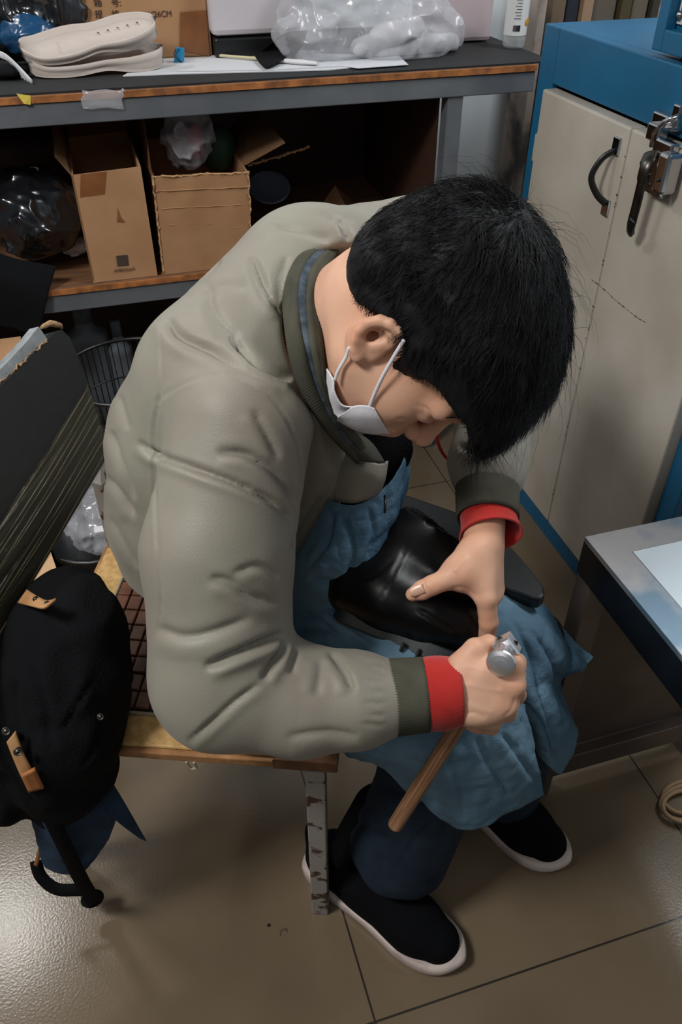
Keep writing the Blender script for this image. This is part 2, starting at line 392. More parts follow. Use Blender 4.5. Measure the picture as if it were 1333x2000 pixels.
struct(MB().box((2.05, 0.6, 1.3), (.1, 4.0, 2.8)).build('wall_right', M['wall']))
M['wall_dirt'] = mat('stained_plaster', srgb(170, 156, 146), .8, col2=srgb(84, 79, 77), nscale=9, ndetail=6, contrast=(.42, .62))
struct(MB().box((1.43, 2.31, 1.3), (.40, .12, 2.8)).build('trim_1', M['wall_dirt']))

# ================================================================== shelving rack
RY = 1.74
rack = empty('shelving_rack', (0, RY, 0), 'long grey steel rack with wooden shelves along the back wall', 'shelf')
for nm, zt, xr in (('shelf_board', .970, .965), ('shelf_board', .594, .80), ('shelf_board', .16, .80)):
    b = MB().box(((-1.1+xr)/2, RY+.285, zt-.006), (xr+1.1, .565, .012)); o = b.build(nm, M['ply'], rack)
    MB().box(((-1.1+xr)/2, RY+.0005, zt-.006), (xr+1.1, .004, .0115)).build('edge_strip', M['ply_edge'], o)
for zt, xr in ((.957, .965), (.582, .80), (.148, .80)):
    MB().box(((-1.1+xr)/2, RY+.012, zt-.020), (xr+1.1, .02, .040)).build('beam', M['grey_paint'], rack, bevel=.002)
    MB().box(((-1.1+xr)/2, RY+.555, zt-.020), (xr+1.1, .02, .040)).build('beam', M['grey_paint'], rack)
for px_, py_ in ((.783, RY+.024), (.783, RY+.545), (-1.08, RY+.024), (-1.08, RY+.545)):
    MB().box((px_, py_, .46), (.036, .036, .918)).build('post', M['grey_paint'], rack, bevel=.002)
MB().box((-.16, RY+.572, .49), (1.86, .008, .92)).build('back_panel', M['brownpanel'], rack)  # brown panel above; lower part added to keep the under-shelf space dark
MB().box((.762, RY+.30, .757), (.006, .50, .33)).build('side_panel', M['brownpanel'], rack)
tag(MB().box((-.04, RY+.285, .9722), (2.1, .55, .0036)).build('rubber_mat', M['mat_black']), 'thin black mat covering the top of the grey rack', 'mat')
ZT = .9742

# scraps stuck to the rack's top beam
v = [W(32, 183, y=RY-.001), W(60, 187, y=RY-.001), W(60, 205, y=RY-.004), W(47, 203, y=RY-.006)]
tag(MB().prism(v, (0, .001, 0)).build('paper_scrap', M['yellow']), 'torn yellow paper scrap stuck on the rack beam', 'scrap')
v = [W(234, 179, y=RY-.001), W(240, 172, y=RY-.002), W(246, 179, y=RY-.001)]
tag(MB().prism(v, (0, .001, 0)).build('paper_scrap', M['paper']), 'tiny white scrap stuck on the rack beam', 'scrap')
G = np.array([[W(160+u*16+3*math.sin(j*2.1), 176+j*9+2*math.sin(u*1.7), y=RY-.002-.002*abs(math.sin(u*2.3+j))) for u in range(6)] for j in range(5)])
vv, ff = sheet(G, .0006); tag(newobj('tape_strip', vv, ff, M['film']), 'crumpled clear tape stuck on the rack beam below the shoe soles', 'tape')

# ---- text helper (real mesh lettering lying on a surface)
def text_mesh(name, s, size, o0, xa, ya, m, parent=None, depth=.0004):
    c = bpy.data.curves.new(name, 'FONT'); c.body = s; c.size = size; c.extrude = depth; c.align_x = 'LEFT'
    t = bpy.data.objects.new(name, c); COL.objects.link(t)
    dg = bpy.context.evaluated_depsgraph_get(); dg.update(); me = bpy.data.meshes.new_from_object(t.evaluated_get(dg))
    bpy.data.objects.remove(t)
    xa = np.array(xa, float); xa /= np.linalg.norm(xa); ya = np.array(ya, float); ya -= xa*(xa@ya); ya /= np.linalg.norm(ya); za = np.cross(xa, ya)
    for v in me.vertices: v.co = Vector(np.array(o0)+xa*v.co.x+ya*v.co.y+za*v.co.z)
    o = bpy.data.objects.new(name, me); COL.objects.link(o); me.materials.clear(); me.materials.append(m)
    if parent: attach(o, parent)
    return o

# ---- open / closed cardboard boxes
def carton(name, label, TL, TR, BR, BL, dep, flaps=(), closed=False, m=None, group=None):
    TL, TR, BR, BL, dep = [np.array(q, float) for q in (TL, TR, BR, BL, dep)]
    root = empty(name, (BL+BR+dep)/2, label, 'box', group); t = .004; m = m or M['card']
    b = MB(); n = dep/np.linalg.norm(dep); xr = (TR-TL)/np.linalg.norm(TR-TL)
    b.prism([TL, TR, BR, BL], n*t); b.prism([q+dep-n*t for q in (TL, TR, BR, BL)], n*t)
    b.prism([TL, TL+dep, BL+dep, BL], xr*t); b.prism([TR, TR+dep, BR+dep, BR], -xr*t)
    b.prism([BL, BR, BR+dep, BL+dep], (0, 0, t))
    if closed: b.prism([TL, TR, TR+dep, TL+dep], (0, 0, -t))
    b.build('body', m, root)
    for a, c, e, g in flaps:      # two hinge points, two tips
        b = MB().prism([np.array(q, float) for q in (a, c, e, g)], (0, 0.003, .001)); b.build('flap', M['card_in'], root)
    return root
yb = RY+.02
# plain box with tape, left
TL, TR, BR, BL = W(139, 343, y=yb), W(275, 326, y=yb), W(309, 545, y=yb-.006), W(183, 555, y=yb-.006)
BR[2] = BL[2] = .595
dp = np.array((.0, .30, 0)); dp2 = dp
bx = carton('cardboard_box', 'open brown cardboard box with brown tape and a small dark square, on the lower shelf', TL, TR, BR, BL, dp,
    flaps=[(TL+dp, TR+dp, TR+dp+np.array((0.0, -.02, .075)), TL+dp+np.array((.035, -.02, .085))), (TL, TL+dp, TL+dp+np.array((-.02, 0, .08)), TL+np.array((-.025, .03, .03)))])
fr = -.0012
MB().prism([W(158, 341, y=yb+fr), W(208, 335, y=yb+fr), W(204, 406, y=yb+fr), W(183, 408, y=yb+fr), W(156, 400, y=yb+fr)], (0, .001, 0)).build('tape_patch', M['tape'], bx)
MB().prism([W(227, 500, y=yb-.0065), W(249, 498, y=yb-.0065), W(252, 518, y=yb-.0065), W(230, 520, y=yb-.0065)], (0, .001, 0)).build('printed_square', M['print'], bx)
text_mesh('lettering', 'AMERCULLO', .0078, W(223, 531, y=yb-.008), (1, 0, 0), (0, .03, 1), M['print'], bx)
MB().prism([W(230, 405, y=yb-.002), W(236, 424, y=yb-.004), W(245, 434, y=yb-.004), W(229, 433, y=yb-.004)], (0, .001, 0)).build('torn_mark', M['tape'], bx)
# corrugated box
TL, TR, BR, BL = W(298, 345, y=yb), W(486, 337, y=yb), W(494, 520, y=yb-.006), W(320, 541, y=yb-.006)
BR[2] = BL[2] = .595
M['corr'] = wave_bump(mat('corrugated_face', srgb(170, 130, 95), .85, col2=srgb(158, 118, 86), nscale=14, spec=.15), (0, 0, 26), .5, .006)
bx2 = carton('cardboard_box', 'cardboard box with ribbed torn face and plastic bag inside, on the lower shelf', TL, TR, BR, BL, dp, m=M['corr'],
    flaps=[(TL, TL+dp, TL+dp+np.array((.01, 0, .09)), TL+np.array((.004, .06, .11))), (TR+np.array((0, .05, 0)), TR+dp, TR+dp+np.array((0.07, 0, .07)), TR+np.array((.09, .03, .045)))])
def ragged(P, Q, name, w=.0022, n=28):
    b = MB(); P = np.array(P); Q = np.array(Q); pts = [P+(Q-P)*t/n+RNG.normal(0, .0012, 3) for t in range(n+1)]
    b.tube(pts, [w*RNG.uniform(.5, 1.3) for _ in pts], 6); return b
for P_, Q_ in ((TL, TR), (TL, BL), (TR, BR)):
    ragged(P_, Q_, 'x').build('torn_edge', M['card_edge'], bx2)
for yy in (374, 408, 441, 452, 490):
    a = W(302+ (yy-345)*.10, yy, y=yb-.0015); c = W(487, yy-9, y=yb-.0015)
    MB().tube([a+(c-a)*t/14+np.array((0, RNG.normal(0, .0006), RNG.normal(0, .0005))) for t in range(15)], .0013, 5).build('crease', m_ if (m_ := M['corr']) else None, bx2)
ragged(W(487, 322, y=yb+.10), W(604, 288, y=yb+.14), 'x', .003).build('torn_edge', M['card_edge'], bx2)

# ---- crumpled film / cloth blobs
def blob(name, c, r, m, label=None, cat=None, amp=.25, freq=14, seed=1, h=.006, cuts=None, parent=None, group=None, squash=None, ridged=True, flat_z=None):
    c = np.array(c, float); r = np.array(r, float)
    def f(P):
        d = sd_ell(P, c, r); n = vnoise(P*freq+seed*3.1, seed); n2 = vnoise(P*freq*2.3+seed, seed+1)
        if ridged: n = 1-2*np.abs(n); n2 = 1-2*np.abs(n2)
        d = (d-amp*r.min()*(.7*n+.35*n2))*.8
        if flat_z is not None: d = smax(d, flat_z-P[:, 2], .008)
        return d
    V, F = surf(f, c-r*1.6-.02, c+r*1.6+.02, h); V = laplace(V, F, 1)
    o = newobj(name, V, F, m, parent)
    if label: tag(o, label, cat, group)
    return o
def Wc(px, py, y): return W(px, py, y=y)

# plastic bag, pink cloth, green thing inside the ribbed box
blob('plastic_bag', W(365, 262, y=yb+.10), (.042, .045, .062), M['film'], 'crumpled clear plastic bag sticking out of the ribbed box', 'plastic bag', seed=3, amp=.5, freq=20, h=.0035)
blob('pink_cloth', W(383, 275, y=yb+.13), (.018, .016, .036), M['pink'], 'pink cloth inside the plastic bag in the ribbed box', 'cloth', seed=4, h=.004)
blob('green_bottle', W(425, 290, y=yb+.17), (.042, .04, .05), M['green'], 'dark green container inside the ribbed cardboard box', 'container', amp=.05, seed=5)
# left: black bag on cloth, white bumpy thing
blob('plastic_bag', W(66, 415, y=RY+.14), (.092, .10, .082), M['blackfilm'], 'shiny black plastic bag on the lower shelf, left of the boxes', 'plastic bag', seed=8, amp=.22, freq=18, h=.005, flat_z=.605)
G = grid_patch([[W(-40, 480, y=RY+.05), W(30, 505, y=RY+.03), W(110, 520, y=RY+.02)], [W(-40, 520, y=RY-.01), W(25, 560, y=RY-.012), W(92, 585, y=RY-.012)], [W(-60, 640, y=RY-.02), W(0, 640, y=RY-.02), W(78, 660, y=RY-.018)]], 8, 8)
G = G+.004*vnoise(G.reshape(-1, 3)*22, 4).reshape(G.shape[:2])[:, :, None]*np.array((0, 1, 0))
vv, ff = sheet(G, .003); tag(newobj('black_cloth', vv, ff, M['blackcloth']), 'black cloth hanging over the lower shelf edge at the left', 'cloth')
blob('foam_sheet', W(152, 487, y=RY+.16)+np.array((0, 0, .012)), (.034, .03, .024), M['whitecloth'], 'white bumpy foam piece behind the taped cardboard box', 'foam', amp=.35, freq=60, seed=9, h=.003, ridged=False, flat_z=.594)
# dark things at left back of lower shelf
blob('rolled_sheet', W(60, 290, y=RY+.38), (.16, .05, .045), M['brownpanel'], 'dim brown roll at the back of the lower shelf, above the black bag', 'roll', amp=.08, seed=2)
# bowl, tent card, grey tray
b = MB().lathe(W(525, 372, y=RY+.22), [(.0, -.012), (.035, -.010), (.05, .008), (.052, .014), (.047, .012), (.03, -.004), (0, -.006)], 28, ax=np.array([[1, 0, 0], [0, .85, .5], [0, -.5, .85]]))
tag(b.build('plastic_bowl', M['bluegrey'], smooth=True), 'shallow blue grey bowl in the dark, right of the ribbed box', 'bowl')
b = MB(); a0 = W(655, 362, y=RY+.28); b.prism([a0, W(600, 440, y=RY+.24), W(690, 430, y=RY+.24)], (0, .004, 0)); b.prism([a0, W(690, 430, y=RY+.24), W(720, 420, y=RY+.36)], (0, .004, 0))
tag(b.build('folded_cardboard', M['card_in']), 'folded piece of cardboard standing behind the jacket shoulder', 'cardboard')

# ---- on top of the rack
# carton with printed text
cy_ = W(415, 112, z=ZT)[1]; TL, TR, BR, BL = W(112, -60, y=cy_+.02), W(405, -60, y=cy_), W(415, 112, y=cy_), W(130, 112, y=cy_+.02)
BR[2] = BL[2] = ZT+.001; TL[0] = BL[0]; TR[0] = BR[0]; TL[2] = TR[2] = ZT+.19
bx3 = carton('cardboard_box', 'large brown carton with printed dark characters on top of the rack', TL, TR, BR, BL, (0, .24, 0), closed=True)
yy = RY+.155
def onbox(px, py): 
    t = (px-130)/(415-130); return W(px, py, y=cy_+.018-.02*t)
for px_, py_, s_, z_ in ((184, 12, '箱', .017), (218, 12, '号:', .017), (186, 35, '规', .017), (219, 35, '格:', .017), (251, 35, '36X30X26CM', .0155), (182, -8, '货', .017), (216, -8, '名', .017)):
    text_mesh('lettering', s_, z_, onbox(px_, py_), (1, -.06, 0), (0, 0, 1), M['print'], bx3)
MB().prism([onbox(352, 24)+np.array((0, -.001, 0)), onbox(402, 20)+np.array((0, -.001, 0)), onbox(410, 110)+np.array((0, -.001, 0)), onbox(352, 98)+np.array((0, -.001, 0))], (0, .001, 0)).build('tape_patch', M['tape'], bx3)
MB().prism([onbox(140, 48)+np.array((0, -.001, 0)), onbox(195, 48)+np.array((0, -.001, 0)), onbox(195, 80)+np.array((0, -.001, 0)), onbox(140, 80)+np.array((0, -.001, 0))], (0, .001, 0)).build('tape_patch', M['tape'], bx3)

# shoe soles: two stacked platform soles
def sole_mesh(c, ax, L=.275, hh=.04):
    """wavy platform sole: along ax[0], width ax[1], up ax[2]"""
    A = np.array(ax); n = 48; prof = []
    def half(t, s):
        w = .034+.012*math.sin(math.pi*min(1, t*1.05))-.010*math.exp(-((t-.55)/.13)**2); w *= math.sqrt(max(0, 1-(2*abs(t-.5))**6)); return w*s
    ring = [(t, 1) for t in np.linspace(0, 1, n)]+[(t, -1) for t in np.linspace(1, 0, n)]
    out = []
    for t, s in ring:
        x = (t-.5)*L; y = half(t, s); top = hh*(.62+.55*t**1.5)+.012*math.exp(-(t/.08)**2)
        waist = .012*math.exp(-((t-.55)/.2)**2)
        out.append((x, y, top, waist))
    vs = []; layers = []
    def lay(fn): 
        ids = len(vs); 
        for q in out: vs.append(np.array(c)+A.T@np.array(fn(*q)))
        layers.append(ids)
    lay(lambda x, y, t, w: (x*.96, y*.86, 0+w*.5))
    lay(lambda x, y, t, w: (x, y*1.0, .006+w*.6))
    lay(lambda x, y, t, w: (x*.985, y*.93, t*.42+w*.3))
    lay(lambda x, y, t, w: (x*1.0, y*1.0, t*.62))
    lay(lambda x, y, t, w: (x*1.01, y*1.02, t))
    lay(lambda x, y, t, w: (x*.985, y*.90, t))
    lay(lambda x, y, t, w: (x*.975, y*.84, t-.010))
    m = len(out); fs = []
    for k in range(len(layers)-1):
        for j in range(m): fs.append((layers[k]+j, layers[k]+(j+1) % m, layers[k+1]+(j+1) % m, layers[k+1]+j))
    for L0 in (layers[0], layers[-1]):
        for j in range(n-1): fs.append((L0+j, L0+j+1, L0+m-2-j, L0+m-1-j))
    return vs, fs
p0 = W(64, 158, z=ZT); p1 = W(325, 140, z=ZT); d0 = p1-p0; d0[2] = 0; Ls = np.linalg.norm(d0); d0 /= Ls; s0 = np.array((-d0[1], d0[0], 0)); u0_ = np.array((0, 0, 1.))
cc = (p0+p1)/2+s0*.036
rl = math.radians(8); vs, fs = sole_mesh(cc+u0_*.006, (d0, s0*math.cos(rl)+u0_*math.sin(rl), -s0*math.sin(rl)+u0_*math.cos(rl)), Ls*1.02, .032)
so = empty('shoe_sole', cc, 'cream foam platform sole, the lower of two stacked on the rack', 'shoe sole', 'stacked shoe soles on the rack'); 
newobj('midsole', vs, fs, M['eva'], so)
tl = math.radians(6); d1 = d0*math.cos(tl)+u0_*math.sin(tl); u1 = -d0*math.sin(tl)+u0_*math.cos(tl)
ro = math.radians(26); s1 = s0*math.cos(ro)+u1*math.sin(ro); u1 = -s0*math.sin(ro)+u1*math.cos(ro)
vs, fs = sole_mesh(cc+u0_*.047-d0*.006, (d1, s1, u1), Ls*1.03, .030)
so = empty('shoe_sole', cc+u0_*.04, 'cream foam platform sole resting tilted on top of the other one', 'shoe sole', 'stacked shoe soles on the rack')
newobj('midsole', vs, fs, M['eva'], so)
b = MB()
for k in range(5):
    q = cc+u0_*.047-d0*.006+d1*(.020+k*.020)+u1*(.0185+.0016*k)+s1*.010; b.lathe(q, [(0, 0), (.0022, 0), (.0022, .0015), (0, .0015)], 10, ax=(d1, s0, u1))
b.build('vent_holes', M['print'], so)
for k in range(3):
    q = cc+u0_*.047-d0*.006+d1*(-.062+k*.018)+u1*(.0105); MB().box(q, (.0018, .036, .003), (d1, s1, u1)).build('rib', M['eva'], so)
# binder clip
b = MB(); q = W(349, 112, z=ZT+.012); A = np.array([[.8, .1, .6], [0, 1, 0], [-.6, 0, .8]]).astype(float)
b.prism([q+np.array((-.012, 0, -.012)), q+np.array((.010, 0, -.014)), q+np.array((.014, 0, .016)), q+np.array((-.004, 0, .018))], (.002, .010, 0))
cl = empty('binder_clip', q-np.array((0, 0, .012)), 'bright blue binder clip beside the shoe soles', 'clip'); b.build('clip_body', M['clipblue'], cl, bevel=.001)
for k in (-1, 1):
    MB().tube([q+np.array((.0+.004*k, -.001, .016)), q+np.array((-.008+.002*k, -.004, .006)), q+np.array((.002*k, -.003, -.006)), q+np.array((.008, -.002, -.012))], .0008, 6).build('wire_handle', M['black'], cl)
# stack of papers: two sheets
def sheet_px(name, pts, z, label, m=None, t=.0012, cat='paper'):
    P = [W(a, c, z=z) for a, c in pts]; return tag(MB().prism(P, (0, 0, t)).build(name, m or M['paper']), label, cat, 'white sheets on the rack')
sheet_px('paper_sheet', [(240, 150), (310, 108), (610, 100), (700, 132), (640, 138), (340, 146)], ZT+.0004, 'lower long white sheet under the binder clip', t=.0018)
sheet_px('paper_sheet', [(345, 140), (420, 108), (600, 104), (668, 130), (520, 138)], ZT+.0026, 'upper white sheet in front of the black box', t=.0018)
sheet_px('paper_sheet', [(610, 122), (640, 106), (780, 110), (798, 127), (700, 134)], ZT+.0026, 'small white sheet at the right end of the papers', t=.001)
# tool with cream handle and foam tip
t0, t1 = W(424, 108, z=ZT+.009), W(620, 124, z=ZT+.009)
pn = empty('spatula', t0, 'cream spatula lying on the white papers', 'tool')
MB().tube([t0, t0+(t1-t0)*.3, t0+(t1-t0)*.5], [.0028, .003, .0036], 10).build('handle', M['ply_edge'] if False else mat('cream_handle', srgb(196, 184, 150), .6), pn)
MB().tube([t0+(t1-t0)*.48, t0+(t1-t0)*.62, t0+(t1-t0)*.85, t1], [.003, .009, .010, .006], 12, flat=((1, 0.1, 0), .5)).build('blade', M['whitecloth'], pn)
# black fabric swatch
G = grid_patch([[W(548, 70, z=ZT+.05), W(570, 62, z=ZT+.05), W(600, 60, z=ZT+.05)], [W(510, 100, z=ZT+.018), W(550, 95, z=ZT+.02), W(590, 92, z=ZT+.024)], [W(498, 110, z=ZT+.012), W(520, 131, z=ZT+.010), W(560, 112, z=ZT+.014)]], 8, 8)
vv, ff = sheet(G, .0015); tag(newobj('fabric_swatch', vv, ff, M['blackcloth']), 'black fabric swatch lying over the spatula', 'cloth')
# white plastic crate on a black box
q = W(490, 60, y=RY+.20); 
tag(MB().box((W(490, 90, y=RY+.30)[0], RY+.30, ZT+.021), (.185, .16, .040)).build('flat_box', M['black'], bevel=.004), 'flat black box under the white case on the rack', 'box')
wc = MB(); xl, xr_ = W(412, 30, y=RY+.22)[0], W(590, 30, y=RY+.22)[0]
wc.box(((xl+xr_)/2, RY+.315, ZT+.044+.07), (xr_-xl, .19, .14), bev=.012); tag(wc.build('storage_case', M['whiteplastic'], smooth=False), 'white plastic case standing on the flat black box', 'case')
# pinkish box behind on right
xl, xr_ = W(845, 30, y=RY+.26)[0], W(965, 30, y=RY+.26)[0]
tag(MB().box(((xl+xr_)/2, RY+.33, ZT+.09), (xr_-xl, .14, .176), bev=.010).build('storage_case', mat('pinkish_plastic', srgb(182, 166, 170), .5)), 'pale pink grey case behind the bottle on the rack', 'case')
# clear bag with white shoes
c1_, c2_, c3_ = W(665, 20, y=RY+.19), W(795, 60, y=RY+.17), W(600, 72, y=RY+.14)
def bag_film(P):
    d = smin(sd_ell(P, c1_, (.115, .08, .095)), sd_ell(P, c2_, (.115, .08, .052)), .03); d = smin(d, sd_ell(P, c3_, (.055, .05, .030)), .02)
    n = 1-2*np.abs(vnoise(P*11+2, 71)); n2 = 1-2*np.abs(vnoise(P*27+5, 72)); n3 = vnoise(P*60, 73)
    return smax(d-.016*n-.009*n2-.002*n3, ZT+.001-P[:, 2], .006)*.8
V, F = surf(bag_film, c1_-(.24, .16, .16), c2_+(.20, .16, .22), .0040); tag(newobj('plastic_bag', V, F, M['film_white']), 'big clear plastic bag wrapped around white shoes on the rack', 'plastic bag')
for k, (a, c, e, g) in enumerate(((700, 92, 812, 52), (740, 100, 880, 84))):
    A_, B_ = W(a, c, y=RY+.125+.02*k), W(e, g, y=RY+.155+.02*k)
    def f(P, A_=A_, B_=B_):
        return smin(sd_cone(P, A_, B_, .017, .021), sd_ell(P, (A_+B_)/2+np.array((.01, .01, .006)), (.045, .026, .020)), .015)
    V, F = surf(f, np.minimum(A_, B_)-.07, np.maximum(A_, B_)+.07, .004)
    V[:, 2] = np.maximum(V[:, 2], ZT+.003)
    tag(newobj('white_shoe', V, F, M['whitecloth']), ['white cloth shoe in the clear bag, the upper left of two', 'white cloth shoe in the clear bag, the lower right of two'][k], 'shoe', 'white shoes in the clear bag')
# bottle with label
bc = W(1003, 92, z=ZT+.002); r = .0255
bt = empty('plastic_bottle', bc, 'clear plastic bottle with a white printed label standing on the rack', 'bottle')
MB().lathe(bc, [(0, 0.0), (r*.8, 0), (r, .006), (r, .022), (r*.96, .026), (r, .03), (r, .125), (r*.7, .15), (r*.4, .165), (r*.4, .18), (0, .18)], 36).build('bottle_body', M['glass'], bt, smooth=True)
MB().lathe(bc, [(r*1.02, .026), (r*1.02, .118)], 36).build('bottle_label', M['label'], bt, smooth=True)
for k in range(12):
    w = math.radians(-128+k*3.0); d_ = np.array((math.cos(w), math.sin(w), 0)); MB().box(bc+d_*r*1.035+np.array((0, 0, .041)), (.0006, .0007 if k % 3 else .0011, .012), (d_, (-d_[1], d_[0], 0), (0, 0, 1))).build('barcode_bar', M['black'], bt)
for k in range(7):
    w = math.radians(-110); d_ = np.array((math.cos(w), math.sin(w), 0)); t_ = np.array((-d_[1], d_[0], 0)); MB().box(bc+d_*r*1.035+t_*(.001 if k % 2 else -.001)+np.array((0, 0, .060+k*.006)), (.0006, .012 if k % 2 else .016, .0009), (d_, t_, (0, 0, 1))).build('text_line', M['print'], bt)
yl = mat('label_yellow', srgb(198, 148, 30), .5)
w = math.radians(-48); d_ = np.array((math.cos(w), math.sin(w), 0)); MB().lathe(bc+d_*r*1.01+np.array((0, 0, .052)), [(0, .0012), (.008, .0008), (.0085, 0)], 16, ax=((-d_[1], d_[0], 0), (0, 0, 1), d_)).build('label_spot', yl, bt)
# blue bag, dark bag, straps at left
blob('plastic_bag', W(58, 66, y=RY+.24), (.054, .05, .034), M['bluefilm'], 'blue plastic bag behind the shoe soles', 'plastic bag', seed=14, amp=.3, freq=24, h=.004, flat_z=ZT)
blob('plastic_bag', W(40, 20, y=RY+.30), (.13, .07, .085), M['blackfilm'], 'dark grey plastic bag at the top left behind the blue bag', 'plastic bag', seed=15, amp=.3, freq=18, h=.006, flat_z=ZT)
sr = empty('sandal', W(20, 150, z=ZT), 'white strappy sandal with black lining at the left end of the rack', 'sandal')
for k in range(5):
    a = W(-25+k*9, 100+k*3, z=ZT+.035); c = W(62-k*6, 160-k*3, z=ZT+.004); mid = (a+c)/2+np.array((0, 0, .016-.002*k))
    MB().tube(catmull([a, mid, c], 6), .0055, 8, flat=((0, 0, 1), .35)).build('strap', M['whitecloth'], sr, smooth=True)
blob('lining', W(15, 140, z=ZT+.012), (.045, .03, .012), M['blackcloth'], parent=sr, amp=.1, flat_z=ZT)

# ---- under the lower shelf
def jug(name, px, py, y, hgt, wd, label, cat, m, group=None):
    c = W(px, py, y=y); zb = .0 if c[2] < .3 else .0; c = np.array((c[0], c[1], c[2]))
    def f(P):
        body = sd_box(P, c+np.array((0, 0, hgt*.42)), (wd/2, wd*.36, hgt*.42), rd=.02)
        neck = sd_cone(P, c+np.array((0, 0, hgt*.8)), c+np.array((0, 0, hgt)), wd*.22, wd*.20)
        return smin(body, neck, .03)
    V, F = surf(f, c+np.array((-wd, -wd, -.03)), c+np.array((wd, wd, hgt+.06)), .006)
    r_ = empty(name, c, label, cat, group); newobj('body', V, F, m, r_)
    MB().lathe(c+np.array((0, 0, hgt)), [(0, .02), (wd*.2, .02), (wd*.22, .012), (wd*.22, -.02), (0, -.02)], 24).build('cap', M['bluegrey'], r_, smooth=True)
    return r_
bz = .165
def on_shelf(px, y, z): # a point at height z on the vertical plane y under a pixel column
    lo, hi = 0, 3000
    for _ in range(40):
        m_ = (lo+hi)/2
        if W(px, m_, y=y)[2] > z: lo = m_
        else: hi = m_
    return m_
jug('plastic_canister', 205, on_shelf(205, RY+.16, bz), RY+.16, .30, .10, 'dim grey plastic canister under the lower shelf behind the chair back', 'canister', M['greyplastic'])
jug('plastic_bottle', 262, on_shelf(262, RY+.12, bz), RY+.12, .27, .055, 'small grey bottle beside the canister, under the lower shelf', 'bottle', M['greyplastic'])
TL, TR = W(-60, 668, y=RY-.06), W(47, 664, y=RY-.06); h_ = TL[2]
bxl = carton('cardboard_box', 'cardboard box on the floor at the left edge behind the chair back', (TL[0], TL[1], h_), (TR[0], TR[1], h_), (TR[0], TR[1], .002), (TL[0], TL[1], .002), (0, -.16, 0), closed=True)
# wire basket with bottle
bk = empty('wire_basket', (.04, 1.44, 0), 'black wire basket on the floor between chair back and person', 'basket')
c0 = W(262, 775, y=1.42); rr = .13
for zz, rq in ((c0[2]+.06, rr), (c0[2]-.02, rr*.95), (c0[2]-.20, rr*.8), (.006, rr*.75)):
    if zz < .004: continue
    MB().tube([(c0[0]+rq*math.cos(2*math.pi*k/40), c0[1]+rq*math.sin(2*math.pi*k/40), zz) for k in range(41)], .004 if zz > c0[2] else .002, 8).build('rim', M['black'], bk, smooth=True)
b = MB()
for k in range(60):
    w = 2*math.pi*k/60; b.tube([(c0[0]+rr*math.cos(w), c0[1]+rr*math.sin(w), c0[2]+.06), (c0[0]+rr*.75*math.cos(w), c0[1]+rr*.75*math.sin(w), .006)], .0012, 5)
b.build('wires', M['black'], bk)
bq = empty('spray_bottle', (c0[0]+.02, c0[1], .01), 'bottle with a blue label inside the wire basket', 'bottle')
MB().lathe((c0[0]+.02, c0[1], .02), [(0, 0), (.03, 0), (.032, .01), (.032, c0[2]-.10), (.012, c0[2]-.05), (.012, c0[2]-.02), (0, c0[2]-.02)], 24).build('body', M['greyplastic'], bq, smooth=True)
MB().lathe((c0[0]+.02, c0[1], c0[2]-.16), [(.0328, 0), (.0328, .05)], 24).build('bottle_label', M['clipblue'], bq, smooth=True)
# black bin and crumpled film behind the chair
q = W(190, 1010, z=.32)
bn = empty('black_bin', (q[0], q[1], 0), 'black plastic bin on the floor behind the chair seat', 'bin')
MB().lathe((q[0], q[1]+.02, 0), [(0, .003), (.10, .003), (.125, .28), (.13, .29), (.13, .30), (.12, .30), (.096, .01), (0, .01)], 32).build('body', M['black'], bn, smooth=True)
blob('plastic_film', (q[0]+.02, q[1]+.02, .30), (.075, .07, .05), M['film'], 'crumpled clear film stuffed in the black bin', 'film', seed=21, amp=.4, freq=26, h=.005)
a = W(203, 1035, z=.345); MB_ = MB().box(a, (.035, .018, .010), bev=.002); tag(MB_.build('foam_block', M['whitecloth']), 'small white foam block on top of the film in the bin', 'foam')
# tan carton behind the chair, lower left
TL, TR = W(30, 1085, z=.33), W(118, 1075, z=.33)
TLf = np.array((W(55, 1165, z=.26)[0], W(55, 1165, z=.26)[1], .30)); 
carton('cardboard_box', 'tan cardboard box on the floor behind the chair seat', (-.34, 1.02, .33), (-.17, 1.06, .33), (-.17, 1.06, .002), (-.34, 1.02, .002), (-.03, .16, 0), closed=True, m=mat('light_cardboard', srgb(196, 160, 124), .85, spec=.15))

# ---- against the wall behind the cabinet
for k, (pa, pb, c1, lab) in enumerate(((1072, 1098, srgb(104, 88, 68), 'brown board leaning on the wall behind the blue cabinet, leftmost'), (1104, 1128, srgb(30, 34, 46), 'dark navy board leaning on the wall behind the blue cabinet'), (1132, 1152, srgb(150, 122, 98), 'light tan board leaning on the wall behind the blue cabinet'), (1156, 1200, srgb(92, 84, 72), 'wide olive board leaning on the wall behind the blue cabinet'), (1206, 1226, srgb(74, 62, 36), 'narrow dark brown board behind the blue cabinet'), (1232, 1262, srgb(100, 90, 76), 'grey brown board right of the dark narrow one'), (1266, 1280, srgb(56, 50, 40), 'rightmost narrow dark board behind the cabinet'))):
    x0 = W(pa, 25, y=2.0)[0]; x1 = W(pb, 25, y=2.0)[0]
    tag(MB().box(((x0+x1)/2, 2.0+.012*(k % 2), .5605), (x1-x0, .03, 1.12), bev=.003).build('wall_board', mat('board_%d' % k, c1, .7)), lab, 'board', 'boards leaning on the wall behind the cabinet')

